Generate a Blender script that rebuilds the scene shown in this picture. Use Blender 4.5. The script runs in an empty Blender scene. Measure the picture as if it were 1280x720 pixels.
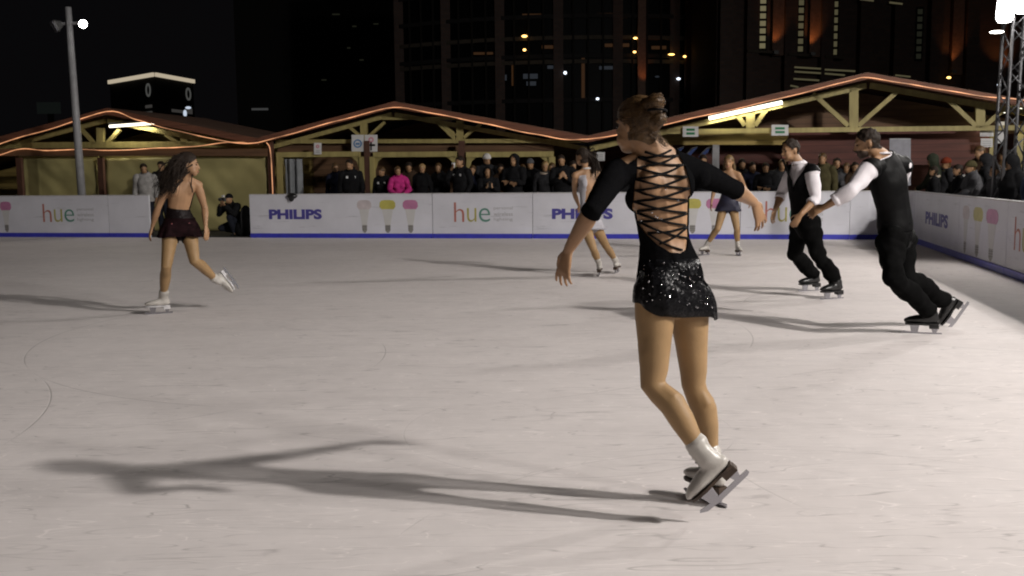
import bpy, math, random
import numpy as np
from mathutils import Vector, Matrix, noise
from mathutils.bvhtree import BVHTree

random.seed(7)
S = bpy.context.scene
C = S.collection
V3 = Vector

# ------------------------------------------------------------------ camera
F, HCAM, PITCH, ROLL = 1250.0, 1.4, math.radians(6.5), 0.0093
CAM = V3((0, 0, HCAM))
fw = V3((0, math.cos(PITCH), -math.sin(PITCH)))
rt = V3((1, 0, 0))
up = rt.cross(fw)
R_ = rt * math.cos(ROLL) - up * math.sin(ROLL)
U_ = rt * math.sin(ROLL) + up * math.cos(ROLL)

def ray(px, py):
    return fw + R_ * ((px - 640) / F) + U_ * ((360 - py) / F)
def P(px, py, Y):
    d = ray(px, py)
    return CAM + d * (Y / d.y)
def G(px, py, z=0.0):
    d = ray(px, py)
    return CAM + d * ((z - HCAM) / d.z)
def proj(p):
    q = p - CAM
    z = q.dot(fw)
    return 640 + F * q.dot(R_) / z, 360 - F * q.dot(U_) / z

# rink frame: E1 along the back boards, E2 away from the camera
O0 = G(640, 298)
a_, b_ = G(0, 295.5), G(1085, 298.6)
E1 = (b_ - a_).normalized(); E1.z = 0; E1.normalize()
E2 = V3((-E1.y, E1.x, 0))
EZ = V3((0, 0, 1))
def Q(px, py, off=0.0):
    d = ray(px, py)
    t = (off - (CAM - O0).dot(E2)) / d.dot(E2)
    return CAM + d * t
def L(a, off, z):
    return O0 + E1 * a + E2 * off + EZ * z
def A_of(p):
    return (p - O0).dot(E1)

# ------------------------------------------------------------------ materials
MATS = {}
def node(nt, t, **kw):
    n = nt.nodes.new(t)
    for k, v in kw.items():
        setattr(n, k, v)
    return n
def mat(name, col, rough=0.6, metal=0.0, var=0.15, vscale=8.0, bump=0.0, bscale=60.0, emit=None, estr=0.0, spec=0.5, sheen=0.0, stretch=None):
    if name in MATS: return MATS[name]
    m = bpy.data.materials.new(name); m.use_nodes = True
    nt = m.node_tree; b = nt.nodes['Principled BSDF']
    b.inputs['Roughness'].default_value = rough
    b.inputs['Metallic'].default_value = metal
    b.inputs['Specular IOR Level'].default_value = spec
    if sheen: b.inputs['Sheen Weight'].default_value = sheen
    tc = node(nt, 'ShaderNodeTexCoord')
    src = tc.outputs['Object']
    if stretch:
        mp = node(nt, 'ShaderNodeMapping'); mp.inputs['Scale'].default_value = stretch
        nt.links.new(src, mp.inputs[0]); src = mp.outputs[0]
    n = node(nt, 'ShaderNodeTexNoise'); n.inputs['Scale'].default_value = vscale; n.inputs['Detail'].default_value = 6
    nt.links.new(src, n.inputs['Vector'])
    r = node(nt, 'ShaderNodeMapRange'); r.inputs[1].default_value = .25; r.inputs[2].default_value = .75
    r.inputs[3].default_value = 1 - var; r.inputs[4].default_value = 1 + var
    nt.links.new(n.outputs['Fac'], r.inputs[0])
    mx = node(nt, 'ShaderNodeVectorMath', operation='SCALE'); mx.inputs[0].default_value = col[:3]
    nt.links.new(r.outputs[0], mx.inputs['Scale'])
    nt.links.new(mx.outputs[0], b.inputs['Base Color'])
    if bump:
        n2 = node(nt, 'ShaderNodeTexNoise'); n2.inputs['Scale'].default_value = bscale; n2.inputs['Detail'].default_value = 4
        nt.links.new(src, n2.inputs['Vector'])
        bp = node(nt, 'ShaderNodeBump'); bp.inputs['Strength'].default_value = bump; bp.inputs['Distance'].default_value = .01
        nt.links.new(n2.outputs['Fac'], bp.inputs['Height']); nt.links.new(bp.outputs[0], b.inputs['Normal'])
    if emit:
        b.inputs['Emission Color'].default_value = (*emit, 1); b.inputs['Emission Strength'].default_value = estr
    MATS[name] = m
    return m

def ice_material():
    m = bpy.data.materials.new('ice'); m.use_nodes = True
    nt = m.node_tree; b = nt.nodes['Principled BSDF']; lk = nt.links.new
    tc = node(nt, 'ShaderNodeTexCoord')
    def mapped(rot, sc):
        mp = node(nt, 'ShaderNodeMapping'); mp.inputs['Rotation'].default_value = (0, 0, math.radians(rot)); mp.inputs['Scale'].default_value = sc
        lk(tc.outputs['Object'], mp.inputs[0]); return mp.outputs[0]
    def noi(vec, s, det=5, rough=.6):
        n = node(nt, 'ShaderNodeTexNoise'); n.inputs['Scale'].default_value = s; n.inputs['Detail'].default_value = det; n.inputs['Roughness'].default_value = rough
        lk(vec, n.inputs['Vector']); return n.outputs['Fac']
    def rng(x, a, b2, c, d):
        r = node(nt, 'ShaderNodeMapRange'); lk(x, r.inputs[0])
        for i, v in enumerate((a, b2, c, d)): r.inputs[i + 1].default_value = v
        return r.outputs[0]
    def mth(op, x, y):
        n = node(nt, 'ShaderNodeMath', operation=op)
        for i, v in enumerate((x, y)):
            if isinstance(v, (int, float)): n.inputs[i].default_value = v
            elif v is not None: lk(v, n.inputs[i])
        return n.outputs[0]
    f = None
    for rot, sc, s, lo, hi, c in ((0, (1, 1, 1), .45, .3, .7, .05), (8, (1, 3, 1), .8, .3, .7, .03), (0, (1, 1, 1), 6, .3, .7, .04)):
        v = rng(noi(mapped(rot, sc), s), lo, hi, 1 - c, 1 + c)
        f = v if f is None else mth('MULTIPLY', f, v)
    # skate scratches: thin ridges of stretched noise in several directions
    scr = None
    for rot, s, thin in ((12, 1.3, .010), (-28, 1.1, .008), (63, .9, .007), (-5, 2.2, .012), (40, 1.8, .008)):
        thin *= .55; n = noi(mapped(rot, (.22, 1.6, 1)), s * 1.7, 2, .45)
        d = mth('ABSOLUTE', mth('SUBTRACT', n, .5), None)
        line = rng(d, 0, thin, 1, 0)
        br = rng(noi(mapped(rot + 50, (1, 1, 1)), 1.7 + s, 3), .45, .62, 0, 1)
        l2 = mth('MULTIPLY', line, br)
        scr = l2 if scr is None else mth('MAXIMUM', scr, l2)
    sc2 = None
    for rot, s, thin in ((-14, 2.6, .010), (25, 2.0, .008), (80, 1.5, .008), (4, 3.4, .012), (-50, 1.4, .007)):
        thin *= .55; n = noi(mapped(rot, (.3, 1.5, 1)), s * 1.6, 2, .45)
        d = mth('ABSOLUTE', mth('SUBTRACT', n, .47), None)
        l2 = mth('MULTIPLY', rng(d, 0, thin, 1, 0), rng(noi(mapped(rot + 20, (1, 1, 1)), 1.3 + s, 3), .46, .62, 0, 1))
        sc2 = l2 if sc2 is None else mth('MAXIMUM', sc2, l2)
    # arcs left by turning blades
    for cx, cy, r, w in ((1.2, 3.2, 1.75, .006), (-3.4, 7.6, 2.4, .010), (3.2, 5.0, 2.2, .008), (-1.0, 9.0, 3.1, .012), (-6, 5, 3.3, .01), (.3, 5.4, .9, .006), (5, 10, 2.6, .014)):
        vm = node(nt, 'ShaderNodeVectorMath', operation='DISTANCE'); lk(tc.outputs['Object'], vm.inputs[0]); vm.inputs[1].default_value = (cx, cy, 0)
        d = mth('ABSOLUTE', mth('SUBTRACT', vm.outputs['Value'], r), None)
        line = rng(d, 0, w * .7, 1, 0)
        br = rng(noi(mapped(30, (1, 1, 1)), .8, 2), .43, .54, 0, 1)
        scr = mth('MAXIMUM', scr, mth('MULTIPLY', line, br))
    # scattered snow chips
    chips = rng(noi(mapped(0, (1, 2.2, 1)), 14, 3, .55), .69, .75, 0, 1)
    f = mth('MULTIPLY', f, rng(scr, 0, 1, 1, .70))
    f = mth('MULTIPLY', f, rng(sc2, 0, 1, 1, 1.2))
    f = mth('MULTIPLY', f, rng(chips, 0, 1, 1, 1.13))
    vm = node(nt, 'ShaderNodeVectorMath', operation='SCALE'); vm.inputs[0].default_value = (.715, .665, .65)
    lk(f, vm.inputs['Scale']); lk(vm.outputs[0], b.inputs['Base Color'])
    b.inputs['Roughness'].default_value = .42
    lk(rng(noi(mapped(0, (1, 1, 1)), 2, 4), .3, .7, .5, .7), b.inputs['Roughness'])
    b.inputs['Specular IOR Level'].default_value = .16
    h = mth('ADD', mth('MULTIPLY', noi(mapped(5, (1, 5, 1)), 9, 6, .7), .6), mth('MULTIPLY', scr, -.45))
    bp = node(nt, 'ShaderNodeBump'); bp.inputs['Strength'].default_value = .35; bp.inputs['Distance'].default_value = .01
    lk(h, bp.inputs['Height']); lk(bp.outputs[0], b.inputs['Normal'])
    return m

def sequin_material(name, col, tilt=.42, scale=150, rough=.3, metal=.12, spec=.4):
    m = bpy.data.materials.new(name); m.use_nodes = True
    nt = m.node_tree; b = nt.nodes['Principled BSDF']; lk = nt.links.new
    tc = node(nt, 'ShaderNodeTexCoord'); v = node(nt, 'ShaderNodeTexVoronoi'); v.inputs['Scale'].default_value = scale
    lk(tc.outputs['Object'], v.inputs['Vector'])
    s1 = node(nt, 'ShaderNodeVectorMath', operation='SUBTRACT'); lk(v.outputs['Color'], s1.inputs[0]); s1.inputs[1].default_value = (.5, .5, .5)
    s2 = node(nt, 'ShaderNodeVectorMath', operation='SCALE'); lk(s1.outputs[0], s2.inputs[0]); s2.inputs['Scale'].default_value = tilt
    g = node(nt, 'ShaderNodeNewGeometry')
    s3 = node(nt, 'ShaderNodeVectorMath', operation='ADD'); lk(g.outputs['Normal'], s3.inputs[0]); lk(s2.outputs[0], s3.inputs[1])
    s4 = node(nt, 'ShaderNodeVectorMath', operation='NORMALIZE'); lk(s3.outputs[0], s4.inputs[0])
    lk(s4.outputs[0], b.inputs['Normal'])
    b.inputs['Specular IOR Level'].default_value = spec; b.inputs['Base Color'].default_value = (*col, 1); b.inputs['Roughness'].default_value = rough; b.inputs['Metallic'].default_value = metal
    return m

def plank_material(name, col, scale=7.0, axis=2):
    m = mat(name, col, .7, var=.3, vscale=3, bump=.3, bscale=20, stretch=(.4, .4, 3))
    nt = m.node_tree; b = nt.nodes['Principled BSDF']; lk = nt.links.new
    tc = node(nt, 'ShaderNodeTexCoord'); sx = node(nt, 'ShaderNodeSeparateXYZ'); lk(tc.outputs['Object'], sx.inputs[0])
    mu = node(nt, 'ShaderNodeMath', operation='MULTIPLY'); lk(sx.outputs[axis], mu.inputs[0]); mu.inputs[1].default_value = scale
    fr = node(nt, 'ShaderNodeMath', operation='FRACT'); lk(mu.outputs[0], fr.inputs[0])
    cp = node(nt, 'ShaderNodeMapRange'); lk(fr.outputs[0], cp.inputs[0])
    cp.inputs[1].default_value = 0; cp.inputs[2].default_value = .12; cp.inputs[3].default_value = .35; cp.inputs[4].default_value = 1
    old = b.inputs['Base Color'].links[0].from_socket
    sc = node(nt, 'ShaderNodeVectorMath', operation='SCALE'); lk(old, sc.inputs[0]); lk(cp.outputs[0], sc.inputs['Scale']); lk(sc.outputs[0], b.inputs['Base Color'])
    return m

def brick_material(name, c1, c2):
    m = bpy.data.materials.new(name); m.use_nodes = True
    nt = m.node_tree; b = nt.nodes['Principled BSDF']; lk = nt.links.new
    tc = node(nt, 'ShaderNodeTexCoord'); mp = node(nt, 'ShaderNodeMapping'); mp.inputs['Rotation'].default_value = (math.pi / 2, 0, 0)
    lk(tc.outputs['Object'], mp.inputs[0])
    br = node(nt, 'ShaderNodeTexBrick'); br.inputs['Scale'].default_value = 1.6
    br.inputs['Color1'].default_value = (*c1, 1); br.inputs['Color2'].default_value = (*c2, 1); br.inputs['Mortar'].default_value = (.03, .027, .025, 1)
    lk(mp.outputs[0], br.inputs['Vector']); lk(br.outputs['Color'], b.inputs['Base Color']); b.inputs['Roughness'].default_value = .85
    return m

def emat(name, col, strength):
    return mat(name, (.02, .02, .02), .5, emit=col, estr=strength, spec=.1)

M = dict(
    ice=ice_material(),
    ground=mat('asphalt', (.05, .05, .05), .9, bump=.3),
    board=mat('board_plastic', (.68, .68, .735), .35, var=.10, vscale=1.5, bump=.06, bscale=3),
    blue=mat('kick_blue', (.045, .05, .46), .4),
    cap=mat('cap_rail', (.55, .54, .55), .4),
    ink=mat('ink_blue', (.07, .06, .30), .5, var=.05),
    grey_ink=mat('ink_grey', (.40, .40, .41), .5, var=.05),
    skin=mat('skin', (.325, .185, .098), .52, var=.16, vscale=11, bump=.10, bscale=90, spec=.4),
    tights=mat('tan_tights', (.315, .20, .098), .5, var=.14, vscale=9, bump=.10, bscale=160, spec=.25),
    skin_pale=mat('skin_pale', (.46, .29, .20), .5, var=.10, vscale=14),
    skin_dark=mat('skin_dark', (.30, .17, .10), .5, var=.12, vscale=14),
    lips=mat('lips', (.32, .09, .08), .4),
    eye=mat('eye_dark', (.015, .012, .01), .2),
    hair_brown=mat('hair_brown', (.078, .043, .017), .45, spec=.3, var=.5, vscale=120, bump=.5, bscale=150, stretch=(1, 1, .3)),
    hair_dark=mat('hair_dark', (.020, .013, .009), .65, spec=.2, var=.4, vscale=60, bump=.5, bscale=120, stretch=(1, 1, .2)),
    hair_blond=mat('hair_blond', (.30, .19, .08), .5, var=.4, vscale=60, bump=.5, bscale=120, stretch=(1, 1, .2)),
    sequin=sequin_material('black_sequins', (.006, .006, .007), .42, 150, .3, .10, .12),
    velvet=mat('black_stretch', (.004, .004, .0045), .8, var=.3, vscale=40, bump=.15, bscale=120, spec=.12),
    finesequin=sequin_material('black_fine_sequins', (.0055, .0055, .006), .25, 260, .7, .0, .0),
    gem=sequin_material('bead_glint', (.95, .95, .98), .9, 300, .12, 1.0),
    white_boot=mat('white_leather', (.46, .435, .40), .35, var=.10, vscale=20, bump=.1, bscale=80),
    black_boot=mat('black_leather', (.012, .012, .012), .35, var=.2, vscale=20),
    sole=mat('brown_sole', (.05, .03, .018), .5),
    steel=mat('steel', (.40, .40, .43), .25, metal=1.0, var=.05),
    shirt=mat('white_shirt', (.72, .68, .71), .75, var=.05, bump=.25, bscale=25),
    vest=mat('black_vest', (.005, .005, .0055), .7, spec=.06, var=.3, vscale=30, bump=.25, bscale=30),
    vest_back=mat('satin_back', (.004, .004, .0042), .55, spec=.09, var=.3, vscale=30, bump=.3, bscale=14),
    trouser=mat('black_trousers', (.005, .005, .005), .9, spec=.02, var=.3, vscale=20, bump=.3, bscale=20),
    alum=mat('aluminium', (.10, .10, .105), .5, metal=.6),
    pole=mat('grey_pole', (.28, .28, .29), .5),
    lamp_body=mat('lamp_housing', (.05, .05, .05), .5),
    flood=emat('flood_lens', (1, .96, .92), 60),
    lamp_white=emat('lamp_white', (1, .9, .8), 14),
    tube=emat('tube_glow', (1, .95, .74), 3.5),
    warm=emat('warm_lamp', (1, .55, .16), 4),
    cool=emat('cool_lamp', (.85, .92, 1), 3),
    fascia=plank_material('red_brown_fascia', (.15, .06, .034), 7, 2),
    roof=plank_material('roof_boards', (.12, .065, .04), 5, 0),
    beam=mat('yellow_pine', (.36, .30, .115), .6, var=.22, vscale=3, bump=.15, bscale=14, stretch=(3, 3, .6)),
    plank=plank_material('brown_planks', (.14, .075, .038), 7, 2),
    plank_y=plank_material('yellow_planks', (.33, .24, .075), 7, 2),
    redwall=plank_material('dark_red_planks', (.10, .030, .022), 6, 2),
    tarp=mat('olive_tarp', (.42, .37, .165), .45, var=.22, vscale=1.2, bump=.8, bscale=2.0),
    brown_post=mat('brown_post', (.09, .04, .025), .7, var=.2),
    paper=mat('sign_white', (.62, .62, .62), .5, var=.05),
    redgem=sequin_material('red_rhinestone', (.85, .35, .38), .9, 300, .2, .9),
    green=mat('sign_green', (.02, .20, .08), .5),
    sblue=mat('sign_blue', (.10, .22, .42), .5),
    spink=mat('sign_pink', (.6, .25, .3), .5),
    black=mat('black_ink', (.01, .01, .01), .6),
    greyp=mat('grey_panel', (.20, .20, .23), .5),
    bluep=mat('blue_plastic', (.03, .06, .20), .4),
)
def rope_material():
    m = mat('rope_glow', (.5, .3, .2), .4, emit=(1, .44, .20), estr=1.0)
    nt = m.node_tree; b = nt.nodes['Principled BSDF']
    tc = node(nt, 'ShaderNodeTexCoord'); n = node(nt, 'ShaderNodeTexNoise'); n.inputs['Scale'].default_value = 1.6; n.inputs['Detail'].default_value = 3
    nt.links.new(tc.outputs['Object'], n.inputs['Vector'])
    r = node(nt, 'ShaderNodeMapRange'); r.inputs[1].default_value = .35; r.inputs[2].default_value = .68; r.inputs[3].default_value = .25; r.inputs[4].default_value = 1.5
    nt.links.new(n.outputs['Fac'], r.inputs[0]); nt.links.new(r.outputs[0], b.inputs['Emission Strength'])
    return m
M['rope'] = rope_material()

# ------------------------------------------------------------------ mesh helpers
class MB:
    def __init__(s): s.v = []; s.f = []; s.m = []
    def add(s, vs, fs, mi=0):
        o = len(s.v); s.v += [V3(x) for x in vs]; s.f += [tuple(i + o for i in f) for f in fs]; s.m += [mi] * len(fs); return s
def tag(o, label=None, cat=None, group=None, kind=None):
    if label: o['label'] = label
    if cat: o['category'] = cat
    if group: o['group'] = group
    if kind: o['kind'] = kind
    return o
def mk(name, mb, mats, parent=None, origin=None, smooth=False):
    """link ONE mesh object; verts are in world space, stored relative to the thing's base point"""
    if not isinstance(mats, (list, tuple)): mats = [mats]
    if isinstance(mb, MB): vs, fs, mi = mb.v, mb.f, mb.m
    else: vs, fs = mb; mi = None
    root = parent
    while root is not None and root.parent is not None: root = root.parent
    if root is not None: origin = V3(root.location)
    elif origin is None:
        xs = [v[0] for v in vs]; ys = [v[1] for v in vs]; zs = [v[2] for v in vs]
        origin = V3(((min(xs) + max(xs)) / 2, (min(ys) + max(ys)) / 2, min(zs)))
    me = bpy.data.meshes.new(name)
    me.from_pydata([tuple(V3(v) - origin) for v in vs], [], [tuple(int(i) for i in f) for f in fs])
    for m_ in mats: me.materials.append(m_)
    if mi is not None and len(mats) > 1: me.polygons.foreach_set('material_index', mi)
    if smooth: me.polygons.foreach_set('use_smooth', [True] * len(me.polygons))
    me.validate(); me.update()
    o = bpy.data.objects.new(name, me); C.objects.link(o)
    if parent is not None: o.parent = parent
    else: o.location = origin
    return o
def empty(name, loc, label, cat, group=None):
    o = bpy.data.objects.new(name, None); C.objects.link(o); o.location = loc; o.empty_display_size = .1
    return tag(o, label, cat, group)
def box(mb, c, sx, sy, sz, ax=None, mi=0):
    X, Y, Z = ax or (V3((1, 0, 0)), V3((0, 1, 0)), V3((0, 0, 1)))
    vs = [c + X * (sx * i) + Y * (sy * j) + Z * (sz * k) for i in (-.5, .5) for j in (-.5, .5) for k in (-.5, .5)]
    mb.add(vs, [(0, 1, 3, 2), (4, 6, 7, 5), (0, 4, 5, 1), (2, 3, 7, 6), (0, 2, 6, 4), (1, 5, 7, 3)], mi)
    return mb
def prism(mb, pts, ext, mi=0):
    n = len(pts); vs = list(pts) + [p + ext for p in pts]
    mb.add(vs, [tuple(range(n)), tuple(range(2 * n - 1, n - 1, -1))] + [(i, i + n, (i + 1) % n + n, (i + 1) % n) for i in range(n)], mi)
    return mb
def beam(mb, A, B, w, d, nrm=None, mi=0):
    nrm = nrm or E2
    t = (B - A).normalized(); s = t.cross(nrm).normalized(); n2 = s.cross(t)
    box(mb, (A + B) / 2, (B - A).length, w, d, (t, s, n2), mi)
    return mb
def loft(mb, pts, rads, ref, n=14, cap=True, mi=0, closed_caps=True):
    pts = [V3(p) for p in pts]; N = len(pts)
    rads = [r if isinstance(r, (tuple, list)) else (r, r) for r in rads]
    rings = []
    for i in range(N):
        t = (pts[min(i + 1, N - 1)] - pts[max(i - 1, 0)])
        t = t.normalized() if t.length > 1e-9 else EZ.copy()
        rf = ref[i] if isinstance(ref, list) else ref
        s = rf - t * rf.dot(t)
        if s.length < 1e-4: s = t.orthogonal()
        s.normalize(); d = t.cross(s)
        rings.append((pts[i], s, d, rads[i][0], rads[i][1], t))
    if cap:
        p, s, d, a, b, t = rings[0]; e = min(a, b)
        pre = [(p - t * e * .98, s, d, a * .25, b * .25, t), (p - t * e * .7, s, d, a * .7, b * .7, t)]
        p, s, d, a, b, t = rings[-1]; e = min(a, b)
        post = [(p + t * e * .7, s, d, a * .7, b * .7, t), (p + t * e * .98, s, d, a * .25, b * .25, t)]
        rings = pre + rings + post
    vs = []
    for p, s, d, a, b, t in rings:
        for k in range(n):
            an = 2 * math.pi * k / n
            vs.append(p + s * (a * math.cos(an)) + d * (b * math.sin(an)))
    fs = []
    for i in range(len(rings) - 1):
        for k in range(n):
            k2 = (k + 1) % n
            fs.append((i * n + k, i * n + k2, (i + 1) * n + k2, (i + 1) * n + k))
    if closed_caps:
        fs.append(tuple(range(n - 1, -1, -1))); o = (len(rings) - 1) * n; fs.append(tuple(range(o, o + n)))
    mb.add(vs, fs, mi); return mb
def tube(mb, pts, r, n=8, mi=0):
    t = (V3(pts[-1]) - V3(pts[0]))
    ref = V3((0, 0, 1)) if abs(t.normalized().z) < .8 else V3((1, 0, 0)) if t.length > 1e-6 else V3((1, 0, 0))
    rr = r if isinstance(r, list) else [r] * len(pts)
    return loft(mb, pts, rr, ref, n, False, mi)
def ellip(mb, c, ax, nu=16, nv=10, mi=0):
    X, Y, Z = ax; vs = []; fs = []
    for j in range(1, nv):
        th = math.pi * j / nv
        for i in range(nu):
            ph = 2 * math.pi * i / nu
            vs.append(c + X * (math.sin(th) * math.cos(ph)) + Y * (math.sin(th) * math.sin(ph)) + Z * math.cos(th))
    top = len(vs); vs += [c + Z, c - Z]
    for j in range(nv - 2):
        for i in range(nu):
            i2 = (i + 1) % nu
            fs.append((j * nu + i, (j + 1) * nu + i, (j + 1) * nu + i2, j * nu + i2))
    for i in range(nu):
        i2 = (i + 1) % nu
        fs.append((top, i, i2)); fs.append((top + 1, (nv - 2) * nu + i2, (nv - 2) * nu + i))
    mb.add(vs, fs, mi); return mb
def cr(pts, n):
    """Catmull-Rom resampling of vectors (works on tuples of floats too)"""
    pts = [np.array(p, float) for p in pts]; out = []
    for i in range(len(pts) - 1):
        p0 = pts[max(i - 1, 0)]; p1 = pts[i]; p2 = pts[i + 1]; p3 = pts[min(i + 2, len(pts) - 1)]
        for k in range(n):
            t = k / n
            out.append(.5 * (2 * p1 + (p2 - p0) * t + (2 * p0 - 5 * p1 + 4 * p2 - p3) * t * t + (3 * p1 - p0 - 3 * p2 + p3) * t ** 3))
    out.append(pts[-1]); return out

def remesh(mb, voxel, smooth=3, fac=.5):
    me = bpy.data.meshes.new('tmp'); me.from_pydata([tuple(v) for v in mb.v], [], mb.f); me.update()
    o = bpy.data.objects.new('tmp', me); C.objects.link(o)
    md = o.modifiers.new('r', 'REMESH'); md.mode = 'VOXEL'; md.voxel_size = voxel; md.adaptivity = 0
    dg = bpy.context.evaluated_depsgraph_get(); dg.update()
    ev = o.evaluated_get(dg); m2 = ev.to_mesh()
    n = len(m2.vertices); V = np.empty(n * 3); m2.vertices.foreach_get('co', V); V = V.reshape(-1, 3)
    Fc = [tuple(p.vertices) for p in m2.polygons]
    E = np.empty(len(m2.edges) * 2, int); m2.edges.foreach_get('vertices', E); E = E.reshape(-1, 2)
    ev.to_mesh_clear(); bpy.data.objects.remove(o); bpy.data.meshes.remove(me)
    deg = np.bincount(E.ravel(), minlength=n).clip(1)[:, None]
    def lap(X):
        a = np.zeros_like(X); np.add.at(a, E[:, 0], X[E[:, 1]]); np.add.at(a, E[:, 1], X[E[:, 0]]); return a / deg
    for _ in range(smooth): V = V + fac * (lap(V) - V)
    return V, Fc, lap
def normals(V, Fc):
    N = np.zeros_like(V)
    q = np.array([f if len(f) == 4 else (*f, f[-1]) for f in Fc])
    n = np.cross(V[q[:, 2]] - V[q[:, 0]], V[q[:, 3]] - V[q[:, 1]])
    for k in range(4): np.add.at(N, q[:, k], n)
    N /= np.linalg.norm(N, axis=1)[:, None].clip(1e-12); return N
def clip(V, Fc, f):
    """keep the part of a mesh where f > 0, cutting faces along f = 0"""
    idx = {}; nv = []; out = []; cut = {}
    def old(i):
        if i not in idx: idx[i] = len(nv); nv.append(V[i])
        return idx[i]
    def new(i, j):
        k = (min(i, j), max(i, j))
        if k not in cut:
            t = f[i] / (f[i] - f[j]); t = min(max(t, .02), .98); cut[k] = len(nv); nv.append(V[i] + (V[j] - V[i]) * t)
        return cut[k]
    for fc in Fc:
        s = [f[i] > 0 for i in fc]
        if all(s): out.append(tuple(old(i) for i in fc)); continue
        if not any(s): continue
        poly = []
        for a in range(len(fc)):
            i, j = fc[a], fc[(a + 1) % len(fc)]
            if f[i] > 0: poly.append(old(i))
            if (f[i] > 0) != (f[j] > 0): poly.append(new(i, j))
        if len(poly) >= 3: out.append(tuple(poly))
    return nv, out

# ------------------------------------------------------------------ people
def sstep(x, a, b):
    t = np.clip((x - a) / (b - a), 0, 1); return t * t * (3 - 2 * t)
def solid_o(o, th):
    md = o.modifiers.new('thickness', 'SOLIDIFY'); md.thickness = th; md.offset = 1
class Body: pass

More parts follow.
